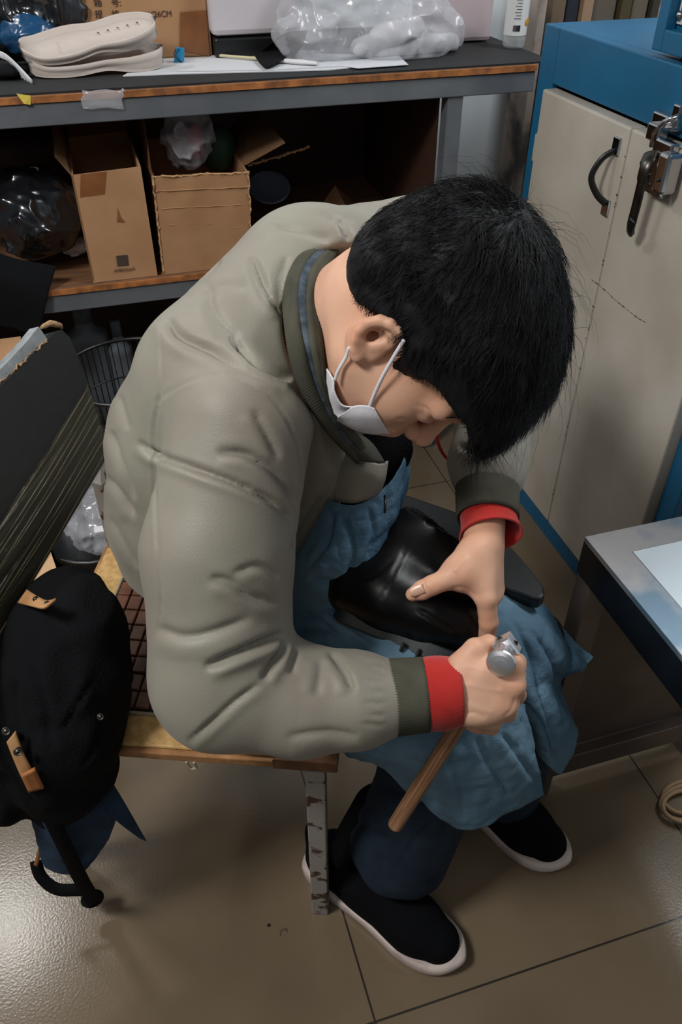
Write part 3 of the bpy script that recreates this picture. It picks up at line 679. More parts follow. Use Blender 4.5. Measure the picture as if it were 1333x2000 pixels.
# ================================================================== blue machine cabinet
CX = .924
cb = empty('machine_cabinet', (CX+.3, 1.3, 0), 'blue metal machine cabinet with cream double doors', 'cabinet')
y0, y1, zt = .92, 1.656, 1.06
b = MB()
b.box((CX+.012, (y1+1.596)/2, zt/2), (.024, y1-1.596, zt)); b.box((CX+.012, (y0+.965)/2, zt/2), (.024, .965-y0, zt))
b.box((CX+.012, (1.596+.965)/2, (.962+zt)/2), (.024, 1.596-.965, zt-.962)); b.box((CX+.012, (1.596+.965)/2, .033), (.024, 1.596-.965, .066))
b.box((CX+.33, y1-.012, zt/2), (.66-.048, .024, zt)); b.box((CX+.33, y0+.012, zt/2), (.612, .024, zt)); b.box((CX+.33, (y0+y1)/2, zt-.006), (.610, y1-y0-.049, .012))
b.box((CX+.648, (y0+y1)/2, zt/2), (.024, y1-y0, zt)); b.box((CX+.10, (y0+y1)/2, .51), (.01, y1-y0-.05, .9))
b.build('body', M['blue_paint'], cb, bevel=.003)
def door(ya, yb2, za, zb):
    return MB().box((CX-.004, (ya+yb2)/2, (za+zb)/2), (.034, abs(yb2-ya), zb-za), bev=.004)
d1_ = door(1.592, 1.273, .073, .955).build('door', M['cream'], cb); d2_ = door(1.270, .968, .073, .955).build('door', M['cream'], cb)
XF = CX-.0215
for zz in (.84, .20):
    MB().box((CX-.006, 1.600, zz), (.02, .014, .055), bev=.003).build('hinge', M['cream'], d1_)
# bow handle
ha, hb = W(1206, 285, x=XF), W(1185, 405, x=XF); 
hr = [MB().box(q9, (.008, .022, .030), bev=.002).build('handle_mount', M['chrome'], d1_) for q9 in (ha, hb)]
hp = catmull([ha+(-.004, 0, -.008), ha+(-.022, .006, -.022), (ha+hb)/2+np.array((-.034, .012, 0)), hb+(-.022, .006, .024), hb+(-.004, 0, .008)], 8)
MB().tube(hp, .0068, 10, flat=((1, 0, 0), .7)).build('handle', M['black'], d1_, smooth=True)
# lever latch on the second door
la = W(1283, 335, x=XF-.03); lb = W(1233, 452, x=XF-.04)
lt = MB().box(W(1292, 328, x=XF-.008), (.016, .050, .085), bev=.004).box(W(1304, 338, x=XF-.024), (.028, .030, .062), bev=.006)
lo = lt.build('latch', M['chrome'], d2_)
MB().tube(catmull([W(1272, 300, x=XF-.02), W(1263, 322, x=XF-.036), W(1256, 350, x=XF-.038), W(1244, 400, x=XF-.036), W(1234, 438, x=XF-.034), W(1232, 456, x=XF-.028)], 6), [.0125]*6+[.0105]*7+[.0085]*12+[.008]*5+[.006], 12, flat=((0, 1, 0), .45)).build('lever', M['darksteel'], lo, smooth=True)
MB().tube(catmull([W(1238, 428, x=XF-.037), W(1232, 444, x=XF-.035), W(1231, 460, x=XF-.025)], 6), [.0095]*9+[.009, .008, .006, .003], 12, flat=((0, 1, 0), .5)).build('grip', M['black'], lo, smooth=True)
for a, c in ((1271, 341), (1271, 360), (1287, 352)):
    MB().lathe(W(a, c, x=XF-.0385)+(.0, 0, 0), [(0, .003), (.0028, .002), (.003, 0)], 12, ax=((0, 1, 0), (0, 0, 1), (-1, 0, 0))).build('rivet', M['black'], lo, smooth=True)
st = MB().box(W(1285, 258, x=XF-.006), (.020, .034, .026), bev=.003).box(W(1306, 236, x=CX-.010), (.022, .060, .020), bev=.003).box(W(1330, 226, x=CX-.008), (.022, .020, .034), bev=.003)
st.build('strike_bracket', M['chrome'], cb)
MB().tube([W(1274, 286, x=XF-.012), W(1279, 262, x=XF-.014), W(1300, 238, x=XF-.010), W(1326, 228, x=XF-.006)], .005, 8).build('latch_link', M['chrome'], cb, smooth=True)
# scratch on the door
b = MB(); pts = [(1156, 546), (1170, 556), (1186, 570), (1200, 584), (1215, 596), (1232, 610), (1248, 622), (1264, 631)]
for k in range(len(pts)-1):
    for t in (0, .5):
        p = W(pts[k][0]+(pts[k+1][0]-pts[k][0])*t, pts[k][1]+(pts[k+1][1]-pts[k][1])*t, x=CX-.0213); q2 = W(pts[k][0]+(pts[k+1][0]-pts[k][0])*(t+.35), pts[k][1]+(pts[k+1][1]-pts[k][1])*(t+.35), x=CX-.0213)
        b.tube([p, q2], RNG.uniform(.0004, .0012), 5)
b.build('scratch', M['print'], d2_)
b = MB()
for k in range(26):
    zz = RNG.uniform(.10, .94); b.lathe((CX-.0212, 1.2715+RNG.normal(0, .0015), zz), [(0, .0004), (RNG.uniform(.0008, .0022), .0002)], 8, ax=((0, 1, 0), (0, 0, 1), (-1, 0, 0)))
b.build('rust_spots', M['print'], d2_)
# control box on the cabinet
kb = empty('control_box', (CX+.2, 1.1, zt), 'blue control box with a framed window on top of the cabinet', 'control box')
q = W(1275, 97, x=CX+.012)
xk = CX+.004; qk = W(1272, 96, x=xk); yk = qk[1]; zk = qk[2]
MB().box((xk+.17, yk-.20, (zt+zk)/2), (.26, .34, zk-zt)).build('dark_gap', M['black'], kb)  # black block stands in for the shaded gap under the housing
b = MB()
b.box((xk+.17, yk-.2, zk+.173), (.296, .394, .30), bev=.004); b.box((xk+.01, yk-.013, zk+.16), (.02, .026, .32)); b.box((xk+.01, yk-.2, zk+.016), (.02, .348, .032)); b.box((xk+.01, yk-.387, zk+.16), (.02, .026, .32)); b.box((xk+.17, yk-.2, zk+.008), (.298, .390, .016))
b.build('housing', M['blue_paint'], kb, bevel=.002)
MB().box((xk+.018, yk-.2, zk+.18), (.004, .34, .28)).build('window_panel', M['paper'], kb)
MB().tube([(xk+.014, yk-.04, zk+.30), (xk+.014, yk-.04, zk+.055), (xk+.014, yk-.06, zk+.045), (xk+.014, yk-.3, zk+.045)], .002, 6).build('red_line', M['red'], kb)
MB().lathe((xk+.012, yk-.036, zk+.052), [(0, .004), (.006, .002), (.007, 0)], 12, ax=((0, 1, 0), (0, 0, 1), (-1, 0, 0))).build('screw', M['chrome'], kb, smooth=True)

# ================================================================== steel work table
tb = empty('work_table', (.80, .4, 0), 'stainless steel work table with a white board top', 'table')
X0, X1, Y0, Y1, ZTb = .552, .905, .02, .686, .60
b = MB(); bd = .044
for (xa, xb, ya, yb2) in ((X0, X0+bd, Y0, Y1), (X1-bd, X1, Y0, Y1), (X0+bd, X1-bd, Y1-bd, Y1), (X0+bd, X1-bd, Y0, Y0+bd)):
    b.box(((xa+xb)/2, (ya+yb2)/2, ZTb-.004), (xb-xa, yb2-ya, .008))
M['table_steel'] = mat('stained_steel', srgb(170, 166, 164), .3, .5, col2=srgb(96, 118, 134), nscale=9, ndetail=5, contrast=(.45, .62), rough2=.4)
b.build('frame_top', M['table_steel'], tb)
b = MB()
b.box((X0+.006, (Y0+Y1)/2, ZTb-.036), (.012, Y1-Y0, .056)); b.box((X1-.006, (Y0+Y1)/2, ZTb-.036), (.012, Y1-Y0, .056)); b.box(((X0+X1)/2, Y1-.006, ZTb-.036), (X1-X0-.024, .012, .056)); b.box(((X0+X1)/2, Y0+.006, ZTb-.036), (X1-X0-.024, .012, .056))
M['fascia'] = mat('dark_glossy_steel', srgb(40, 44, 50), .22, .7, col2=srgb(28, 30, 34), nscale=4)
b.build('fascia', M['fascia'], tb)
MB().box(((X0+X1)/2, (Y0+Y1)/2, ZTb-.003), (X1-X0-2*bd-.002, Y1-Y0-2*bd-.002, .007)).build('board', M['white_top'], tb)
for xx in (X0+.018, X1-.018):
    for yy_ in (Y1-.018, Y0+.018):
        MB().box((xx, yy_, .268), (.034, .034, .536)).build('leg', M['dull_metal'], tb, bevel=.002)
MB().box(((X0+X1)/2, Y1-.012, .32), (X1-X0-.07, .004, .42)).build('back_panel', M['dull_metal'], tb)
MB().box(((X0+X1)/2, Y1-.018, .080), (X1-X0-.07, .03, .05)).build('lower_rail', M['dull_metal'], tb, bevel=.002)

# tan cable on the floor
pts = []
for k in range(70):
    w = k/70*math.pi*2*3.2; pts.append((.815+.006*k/70+.052*math.cos(w)+.012*math.sin(w*.37), .575-.028*k/70*1.0+.030*math.sin(w), .006+.010*abs(math.sin(w*.5))*(k/70)))
tag(MB().tube(pts, .0042, 8).build('cable', M['rope'], smooth=True), 'loops of tan cable lying on the floor right of the shoes', 'cable')
a, c = W(548, 1828, z=.001), W(560, 1822, z=.001)
tag(MB().tube([a, a+(0, 0.006, .004), c+(0, .006, .004), c], .0006, 6).build('staple', M['chrome']), 'small wire staple on the floor left of the shoe', 'staple')
tag(MB().box(W(525, 1807, z=.002), (.005, .004, .003), bev=.001).build('scrap', M['black']), 'tiny black scrap on the floor beside the staple', 'scrap')

# ================================================================== chair
cdv = np.array((.932, -.362, 0)); csv = np.array((.362, .932, 0)); up = np.array((0, 0, 1.)); A0 = np.array((.155, .558, 0))
def CP(f, s, z): return A0+cdv*f+csv*s+up*z
SD, SW = .405, .41
ch = empty('chair', CP(-.2, .2, 0), 'worn chair with a dark board backrest and chipped metal legs under the person', 'chair')
ax = np.array([cdv, csv, up])
MB().box(CP(-SD/2, SW/2, .409), (SD-.02, SW-.02, .014), ax, bev=.003).build('seat', M['ply'], ch)
for f, s, dx, nm in ((-.022, .012, 0, 'leg'), (-.022, SW-.022, 0, 'leg'), (-SD+.03, SW-.03, 0, 'leg')):
    MB().box(CP(f, s, .2015), (.026, .024, .403), ax).build('leg', M['leg_paint'], ch, bevel=.002)
MB().tube([CP(-SD+.045, .03, .403), np.array((-.247, .772, .002))], .017, 4).build('leg', M['leg_paint'], ch)
# backrest board
TRb, BRb = W(114, 640, D=1.10), W(209, 893, D=1.17)
nrm = np.cross(W(20, 1212, D=.965)-BRb, TRb-BRb); nrm /= np.linalg.norm(nrm)
if nrm@(CO-TRb) < 0: nrm = -nrm
def WB(px, py, off=0.0):
    d = W(px, py, D=1.0)-CO; t = ((BRb+nrm*off-CO)@nrm)/(d@nrm); return CO+d*t
th = .017
outline = [WB(*q) for q in ((-200, 960), (0, 752), (84, 668), (104, 649), (122, 644), (138, 660), (165, 728), (196, 820), (213, 862), (210, 893), (120, 1045), (20, 1212), (-120, 1440), (-300, 1720))]
MB().prism(outline, -nrm*th).build('backrest', M['board_dark'], ch, bevel=.001)
eb = MB(); e0 = [WB(*q, .0008) for q in ((-120, 874), (0, 750), (60, 690), (92, 662))]
e1 = [WB(*q, -.0005) for q in ((-120, 850), (0, 722), (48, 672), (76, 638))]
eb.prism(e0+e1[::-1], -nrm*.016); eb.build('edge_band', M['board_edge'], ch)
ragged(WB(0, 748, .001), WB(92, 662, .001), 'x', .0014, 40).build('frayed_edge', M['chip'], ch)
b = MB().tube([WB(*q, -.006)+RNG.normal(0, .0012, 3) for q in ((80, 640), (90, 636), (98, 633), (106, 634), (114, 637), (120, 641))], [.002, .0035, .0045, .0045, .0035, .002], 8); b.build('frayed_corner', M['chip'], ch)
U0 = [(172, 748), (100, 868), (0, 1020), (-140, 1230)]; L0 = [(211, 893), (121, 1048), (18, 1216), (-122, 1444)]
G = grid_patch([[WB(*p, .004) for p in U0], [WB((p[0]+q[0])/2+3, (p[1]+q[1])/2, .005) for p, q in zip(U0, L0)], [WB(*q, .004) for q in L0]], 24, 26)
na_, nb_ = G.shape[:2]; ii, jj = np.meshgrid(np.arange(na_), np.arange(nb_), indexing='ij')
w_ = vnoise(np.stack([ii.ravel()*.45+.10*jj.ravel(), jj.ravel()*.03, np.zeros(na_*nb_)], 1), 5).reshape(na_, nb_)
G = G+nrm*(.0022*(1-2*np.abs(w_)))[:, :, None]
vv, ff = sheet(G, .0004); tpw = newobj('tape_wrap', vv, ff, M['clear'], ch)
for k in range(9):
    t = .05+.105*k+RNG.uniform(-.02, .02); t2 = t+RNG.uniform(-.08, .08)
    p = [WB(U0[i][0]*(1-(t+(t2-t)*i/3))+L0[i][0]*(t+(t2-t)*i/3), U0[i][1]*(1-(t+(t2-t)*i/3))+L0[i][1]*(t+(t2-t)*i/3), .0085) for i in range(4)]
    MB().tube(catmull(p, 8), [.0002+.0008*abs(math.sin(j*.35+k)) for j in range(25)], 6).build('tape_fold', M['clear_fold'], tpw, smooth=True)
MB().tube([CP(-SD+.02, .03, .40), WB(6, 1290, -.03), WB(-60, 1150, -.03)], .012, 4).build('upright', M['leg_paint'], ch)
MB().tube([CP(-SD+.01, SW-.03, .40), WB(196, 940, -.03), WB(190, 840, -.03)], .012, 4).build('upright', M['leg_paint'], ch)

# seat mat: gold border, tan binding, bamboo tiles
sm = empty('seat_cushion', CP(-.2, .2, .416), 'flat gold brocade seat cushion with a bamboo tile centre on the chair', 'seat cushion')
def seat_outline(m_, r_=.04, n=6):
    pts = []
    for (f, s, a0_) in ((-m_-r_, SW-m_-r_, 0), (-SD+m_+r_, SW-m_-r_, 90), (-SD+m_+r_, m_+r_, 180), (-m_-r_, m_+r_, 270)):
        for k in range(n+1):
            a_ = math.radians(a0_+90*k/n); pts.append((f+r_*math.cos(a_), s+r_*math.sin(a_)))
    return pts
ol = seat_outline(-.006); MB().prism([CP(f, s, .4165) for f, s in ol], up*.013).build('binding', M['tan_edge'], sm, bevel=.002)
ol = seat_outline(0.001, .036); MB().prism([CP(f, s, .4296) for f, s in ol], up*.006).build('border', M['gold'], sm, bevel=.003)
ma, mb_ = .052, .058
MB().prism([CP(f, s, .4357) for f, s in seat_outline(ma-.004, .006)], up*.0015).build('mat_backing', M['black'], sm)
MB().tube([CP(f, s, .4372) for f, s in seat_outline(ma-.004, .006)+seat_outline(ma-.004, .006)[:1]], .0024, 8).build('piping', M['cord'], sm, smooth=True)
b = MB(); tl_, tw_ = .0295, .0212
nf = int((SD-2*ma)/tw_); ns = int((SW-2*ma)/tl_)
for i in range(nf):
    for j in range(ns):
        c = CP(-SD+ma+tw_*(i+.5), ma+tl_*(j+.5)+RNG.normal(0, .0004), .4392); b.box(c, (tw_-.0018, tl_-.0024, .0048), ax, bev=.0020)
b.build('bamboo_tiles', M['bamboo'], sm)
MB().prism([CP(f, s, .4165) for f, s in ((.008, -.008), (.008, .05), (-.05, .03), (-.075, -.008))], up*.0205).build('corner_patch', M['brownleather'], sm, bevel=.002)
b = MB(); c = CP(-.18, -.008, .419); b.tube([c+cdv*.004, c+cdv*.006-up*.012, c-cdv*.002-up*.014, c-cdv*.006], .0018, 6); b.build('loose_loop', M['cord'], sm)
# ================================================================== the person
HC = np.array((.277, .679, .951)); HB = np.array([[.130, .711, -.691], [-.420, -.592, -.688], [-.898, .380, .222]])
q_, r_q = np.linalg.qr(HB); HB = q_*np.sign(np.diag(r_q))
def HL(f, u, r): return HC+HB@np.array((f, u, r), float)
def HR(px, py, r):
    d = W(px, py, D=1.0)-CO; n = HB[:, 2]; return CO+d*((r-(CO-HC)@n)/(d@n))
def C3(px, py, D, rp): return (W(px, py, D=D), rp*D/FPX)
def chain(P, spec, k=.02, d=None):
    """smooth union of a chain of (px, py, D, radius px)"""
    S = [C3(*s) for s in spec]
    for (a, ra), (b, rb) in zip(S[:-1], S[1:]):
        e = sd_cone(P, a, b, ra, rb); d = e if d is None else smin(d, e, k)
    return d

person = empty('person', (.05, .82, .44), 'person in grey green jacket, mask and blue apron bending over a black boot', 'person')

# ---------------- skin: head and neck
def head_sdf(P):
    Q = (P-HC)@HB; Qs = Q.copy(); Qs[:, 2] = np.abs(Qs[:, 2])
    def E(c, r): return sd_ell(Qs, c, r)
    def E1(c, r): return sd_ell(Q, c, r)
    d = E1((-.008, .045, 0), (.095, .088, .074))
    d = smin(d, E1((.030, .004, 0), (.062, .085, .063)), .02)
    d = smin(d, sd_cone(Qs, (.012, -.038, .046), (.066, -.070, .016), .026, .022), .025)
    d = smin(d, E1((.076, -.080, 0), (.018, .017, .020)), .015)
    d = smin(d, E((.052, -.012, .040), (.032, .032, .024)), .02)
    d = smin(d, E((.080, -.040, .016), (.022, .022, .026)), .02)
    d = smin(d, sd_cone(Qs, (.076, .034, .042), (.090, .036, .004), .013, .012), .016)
    d = smax(d, -E((.103, .012, .034), (.017, .013, .017)), .012)
    d = smin(d, E((.0775, .013, .033), (.0135, .0125, .0155)), .005)
    d = smin(d, sd_cone(Q, (.093, .020, 0), (.108, -.008, 0), .0075, .0095), .008)
    d = smin(d, E1((.1105, -.014, 0), (.0125, .0115, .0125)), .006)
    d = smin(d, E((.1015, -.019, .0125), (.0105, .009, .0075)), .004)
    d = smin(d, E1((.0975, -.041, 0), (.0105, .0075, .022)), .005)
    d = smin(d, E1((.0955, -.052, 0), (.0105, .0075, .019)), .004)
    d = smin(d, E1((.089, -.066, 0), (.012, .012, .02)), .010)
    d = smin(d, sd_cone(P, HL(-.030, -.030, 0), W(640, 655, D=.955), .060, .066), .028)
    d = smin(d, sd_cone(P, HL(.02, -.035, .02), W(655, 700, D=.93), .042, .055), .02)
    # ear, right side
    e = sd_ell(P, HR(716, 665, .0735), (.021, .0225, .0065), HB)
    hel = [HR(*q) for q in ((784, 662, .074), (779, 646, .080), (763, 633, .083), (743, 626, .084), (720, 631, .085), (704, 645, .0855), (695, 664, .085), (694, 682, .083), (700, 694, .080))]
    rr = [.0042, .005, .0052, .0054, .0054, .0052, .0048, .0052, .006]
    h = None
    for i in range(len(hel)-1):
        c = sd_cone(P, hel[i], hel[i+1], rr[i], rr[i+1]); h = c if h is None else smin(h, c, .002)
    e = smin(e, sd_ell(P, HR(738, 655, .0735), (.018, .024, .0065), HB), .004)
    ah = [HR(*q) for q in ((768, 655, .078), (745, 640, .080), (722, 644, .082), (710, 662, .082), (708, 682, .080))]
    for i in range(len(ah)-1): e = smin(e, sd_cone(P, ah[i], ah[i+1], .0035, .0038), .004)
    e = smax(e, -sd_ell(P, HR(733, 659, .086), (.0085, .010, .011), HB), .003)
    e = smin(e, h, .003)
    e = smin(e, sd_cone(P, HR(700, 696, .078), HR(712, 690, .074), .006, .006), .005)
    d = smin(d, e, .006)
    d = smax(d, -sd_ell(P, HR(730, 657, .074), (.006, .0055, .012), HB), .002)
    d = smin(d, sd_cone(P, HR(728, 676, .0775), HR(742, 673, .0765), .0035, .004), .005)
    return d
Vh, Fh = surf(head_sdf, HC-(.20, .17, .17), HC+(.17, .20, .17), .0021)
Vh = laplace(Vh, Fh, 1, .4)
Nh = vnormals(Vh, Fh)
Vh = sculpt(Vh, Nh, [
    ([(826, 792), (836, 800), (841, 810), (846, 822), (853, 830)], 2.6, .0016, .5),
    ([(815, 788), (826, 797), (832, 808)], 2.6, .0007, .5),
    ([(788, 848), (795, 838), (806, 832)], 3.0, .0016, .4),
    ([(752, 838), (765, 836), (777, 843)], 2.6, .0010, .5),
    ([(800, 826), (788, 818), (772, 820)], 4, .0007, .4),
])

# ---------------- hands and forearms
def handR(P):
    wr = [(800, 1357, .880, 40), (880, 1350, .878, 42)]
    d = chain(P, wr)
    K = [(1000, 1300, .862), (1004, 1338, .860), (990, 1374, .866), (962, 1404, .880)]
    for i, k in enumerate(K):
        b = (905, 1322+i*20, .872+.003*i); a = C3(*b, 32); c = C3(*k, 25-1.5*i)
        d = smin(d, sd_cone(P, a[0], c[0], a[1], c[1]), .013)
    d = smin(d, sd_ell(P, W(930, 1350, D=.885), (.042, .042, .026)), .014)
    Pp = [(1006, 1318, .895), (1008, 1356, .897), (992, 1392, .900), (960, 1418, .906)]
    Q = [(976, 1330, .920), (972, 1368, .922), (955, 1400, .922), (930, 1418, .922)]
    Z = [(950, 1335, .912), (945, 1370, .914), (930, 1398, .914), (912, 1412, .914)]
    for i in range(4):
        r0 = 21-1.3*i
        f = chain(P, [K[i]+(r0+2,), Pp[i]+(r0,), Q[i]+(r0-3,), Z[i]+(r0-5,)], .003)
        d = smin(d, f, .0045)
    t = chain(P, [(900, 1300, .872, 27), (928, 1268, .872, 21), (955, 1258, .885, 18), (972, 1262, .896, 15)], .004)
    d = smin(d, t, .010)
    f = chain(P, [(1000, 1300, .868, 20), (1012, 1292, .885, 17)], .003)
    return smin(d, f, .008)
c = W(920, 1350, D=.885)
VR, FR = surf(handR, c-(.13, .09, .09), c+(.10, .09, .09), .0019); VR = laplace(VR, FR, 1, .4)
def handL(P):
    d = chain(P, [(952, 960, 1.0, 38), (946, 1045, .972, 40)])
    K = [(950, 1168, .945), (958, 1166, .965), (964, 1160, .986), (968, 1150, 1.004)]
    for i, k in enumerate(K):
        a = C3(938+4*i, 1075, .958+.008*i, 31); c = C3(*k, 21-i); d = smin(d, sd_cone(P, a[0], c[0], a[1], c[1]), .012)
    d = smin(d, chain(P, [(918, 1088, .952, 30), (896, 1120, .944, 27), (930, 1140, .95, 22)]), .016)
    t = chain(P, [(896, 1116, .943, 24), (862, 1136, .937, 19.5), (845, 1143, .936, 19.5), (824, 1153, .938, 19), (806, 1161, .943, 13.5)], .003)
    d = smin(d, t, .008)
    for pts in ([(950, 1168, .945, 20), (955, 1215, .958, 18.5), (950, 1258, .985, 16), (938, 1272, 1.01, 14)],
                [(958, 1166, .965, 19), (948, 1205, .985, 17.5), (930, 1228, 1.005, 15), (915, 1222, 1.02, 13)],
                [(964, 1160, .986, 18), (945, 1190, 1.005, 16.5), (922, 1202, 1.02, 14), (905, 1196, 1.03, 12)],
                [(968, 1150, 1.004, 16), (945, 1168, 1.02, 14), (920, 1172, 1.03, 12)]):
        d = smin(d, chain(P, pts, .003), .0045)
    return d
c = W(920, 1120, D=.97)
VL, FL = surf(handL, c-(.12, .12, .12), c+(.09, .12, .15), .0020); VL = laplace(VL, FL, 1, .4)
NL = vnormals(VL, FL)
VL = sculpt(VL, NL, [([(838, 1132), (845, 1142), (850, 1153)], 3, .0011, .5), ([(847, 1128), (853, 1140), (857, 1150)], 3, .0010, .5), ([(808, 1150), (826, 1142), (832, 1150), (828, 1163), (812, 1168)], 2.4, .0007, .5),
    ([(880, 1152), (905, 1148), (935, 1168)], 6, .0015, .5), ([(888, 1118), (900, 1100), (915, 1085)], 8, -.0012, 0)])
NR = vnormals(VR, FR)
VR = sculpt(VR, NR, [([(905, 1300), (940, 1308), (975, 1312)], 7, -.0007, -.3), ([(900, 1335), (950, 1345), (985, 1350)], 7, -.0008, -.3), ([(900, 1370), (940, 1385), (965, 1392)], 7, -.0007, -.3),
    ([(900, 1395), (925, 1392), (950, 1402)], 6, .0014, .3), ([(985, 1400), (1000, 1385), (1008, 1360)], 4, .0012, .3)])
# torso, arms and legs under the clothes (kept inside them), legs down to the ankles
def inner(P):
    d = chain(P, [(640, 650, .95, 90), (600, 660, 1.0, 110), (450, 900, 1.06, 110), (400, 1080, 1.14, 100)], .03)
    d = smin(d, chain(P, [(560, 640, .98, 80), (455, 850, .84, 75), (432, 1310, .885, 65), (700, 1365, .88, 42), (820, 1358, .88, 40)], .02), .02)
    d = smin(d, chain(P, [(650, 600, 1.0, 80), (810, 520, 1.04, 60), (985, 765, 1.14, 50), (952, 930, 1.01, 40)], .02), .02)
    d = smin(d, chain(P, [(400, 1090, 1.14, 80), (870, 1430, 1.06, 65), (765, 1590, 1.24, 45), (690, 1655, 1.30, 40)], .02), .02)
    return smin(d, chain(P, [(430, 1060, 1.18, 75), (1030, 1260, 1.16, 60), (985, 1500, 1.36, 40), (960, 1580, 1.42, 38)], .02), .02)
VI, FI = surf(inner, (-.2, .35, .03), (.75, 1.35, 1.1), .011)
Vb = np.concatenate([Vh, VR, VL, VI]); n0, n1, n2 = len(Vh), len(Vh)+len(VR), len(Vh)+len(VR)+len(VL)
Fb = np.concatenate([Fh, FR+n0, FL+n1, FI+n2])
body = newobj('body', Vb, Fb, M['skin'], person)
# eyebrow, lashes, nails
b = MB()
for k in range(70):
    t = k/69; a = HL(.083+.011*t, .040-.001*t+RNG.uniform(-.003, .003), .052-.034*t); n = (a-HC)/np.linalg.norm(a-HC)
    b.tube([a+n*.001, a+n*.0035+HB@np.array((-.003, .003, .003))], [.0006, .0002], 4)
b.build('eyebrow', M['hair'], person)
def nail(c, ux, uy, m=M['nail'], lx=.0062, ly=.0085):
    ux = np.array(ux)/np.linalg.norm(ux); uy = np.array(uy)-ux*(np.array(uy)@ux); uy /= np.linalg.norm(uy); n = np.cross(ux, uy)
    if n@(CO-c) < 0: n = -n
    G = np.array([[c+ux*lx*a*(1-.25*max(0, v)**2)+uy*ly*v-n*.0022*a*a for a in np.linspace(-1, 1, 9)] for v in np.linspace(-1, 1, 9)])
    vv, ff = sheet(G, .0008); return newobj('nail', vv, ff, m, person)
tn = W(814, 1154, D=.9255); nail(tn, W(819, 1164, D=.93)-W(811, 1146, D=.93), W(800, 1160, D=.934)-W(830, 1150, D=.929))

# ---------------- hair
OUT = [(-.05, -.06), (-.089, -.043), (-.109, -.023), (-.121, .006), (-.126, .055), (-.122, .094), (-.098, .127), (-.068, .144), (-.03, .156), (.021, .158), (.057, .149), (.093, .131), (.124, .095), (.140, .055), (.135, .03), (.09, .01), (.03, -.06)]
HLN = [(-.20, -.048), (-.075, -.048), (-.058, -.034), (-.040, -.020), (-.026, .004), (-.014, .020), (0, .030), (.012, .026), (.022, .006), (.031, -.003), (.037, .004), (.038, .022), (.042, .040), (.052, .050), (.062, .054), (.072, .060), (.082, .066), (.094, .066), (.112, .060), (.135, .052), (.22, .1), (.22, .3), (-.2, .3)]
def sd_poly(x, y, poly):
    P = np.array(poly); d = np.full(len(x), 1e9); s = np.ones(len(x)); N = len(P)
    for i in range(N):
        a = P[i]; b = P[i-1]; ex, ey = b-a; wx, wy = x-a[0], y-a[1]
        t = np.clip((wx*ex+wy*ey)/(ex*ex+ey*ey), 0, 1); d = np.minimum(d, (wx-ex*t)**2+(wy-ey*t)**2)
        c1 = y >= a[1]; c2 = y < b[1]; c3 = ex*wy > ey*wx
        s = np.where((c1 & c2 & c3) | (~c1 & ~c2 & ~c3), -s, s)
    return s*np.sqrt(d)
OUTs = catmull(OUT+OUT[:1], 4)[:-1]
def hair_sdf(P):
    Q = (P-HC)@HB; s = sd_poly(Q[:, 0], Q[:, 1], OUTs)+.006; ins = np.clip(-s, 0, .085)/.085
    rmax = .079+.016*np.clip((Q[:, 1]-.02)/.06, 0, 1)
    t = rmax*np.sqrt(1-(1-ins)**2.3+1e-6)
    d = np.where(s > 0, np.sqrt(s*s+np.maximum(np.abs(Q[:, 2])-.0, 0)**2), (np.abs(Q[:, 2])-t)*.75)
    d = np.where(s <= 0, np.maximum(d, s), d)
    n = vnoise(Q*np.array((38, 38, 38))+3, 31); n2 = vnoise(Q*95+3, 32)
    d = d+.0020*n+.0010*n2
    cut = sd_poly(Q[:, 0], Q[:, 1], HLN)+.0016*vnoise(Q*160, 33)
    return smax(d, cut, .003)*.8
VH, FH = surf(hair_sdf, HC-(.2, .2, .2), HC+(.22, .2, .22), .0028)
NH = vnormals(VH, FH)
QH = (VH-HC)@HB
def flow(Q):
    w = np.array((-.075, .150, .02)); d = Q-w; n_ = np.linalg.norm(d, axis=1, keepdims=True); d = d/(n_+1e-6)+.9*np.exp(-(n_/.05)**2)*np.array((.6, -.1, .7)); return d/np.linalg.norm(d, axis=1, keepdims=True)
b = MB(); hv = [VH]; hf = [np.concatenate([FH[:, [0, 1, 2]], FH[:, [0, 2, 3]]])]; nv = len(VH)
NS = 26000; pw = 1+3*np.exp(-((QH-np.array((-.075, .150, .02)))**2).sum(1)/.05**2); idx = RNG.choice(len(VH), NS, p=pw/pw.sum()); P0 = VH[idx]; N0 = NH[idx]; Q0 = QH[idx]
fl = flow(Q0)@HB.T; fl = fl+RNG.normal(0, .28, fl.shape)+.34*np.stack([vnoise(P0*60, 41), vnoise(P0*60, 42), vnoise(P0*60, 43)], 1)*3
fl = fl-N0*(fl*N0).sum(1)[:, None]; fl /= np.linalg.norm(fl, axis=1, keepdims=True)+1e-9
short = np.where((Q0[:, 0] > .02) & (Q0[:, 0] < .10) & (Q0[:, 1] < .085), .35, 1)*np.clip((Q0[:, 1]+.05)/.10, .25, 1)*np.clip((.16+Q0[:, 0]*0), 0, 1)/.16
Lh = RNG.uniform(.012, .032, NS)*short; lift = RNG.uniform(.06, .45, NS)*np.where(Q0[:, 0] < -.04, 1.2, .8)
fly = RNG.random(NS) < .012; Lh = np.where(fly & (Q0[:, 1] > .08), Lh*2.0, Lh); lift = np.where(fly, lift+.5, lift)
side = np.cross(fl, N0); K_ = 4; wid = np.where(fly, .00022, RNG.uniform(.0003, .0006, NS))
rings = []
for k in range(K_):
    t = k/(K_-1); cpt = P0-N0*.002+fl*(Lh*t)[:, None]+N0*(Lh*lift*t*(1.3-.75*t))[:, None]+np.array((0, 0, -1.))*(Lh*.25*t*t)[:, None]
    w = (wid*(1-.85*t))[:, None]
    rings += [cpt+side*w, cpt-side*w*.5+N0*w*.86, cpt-side*w*.5-N0*w*.86]
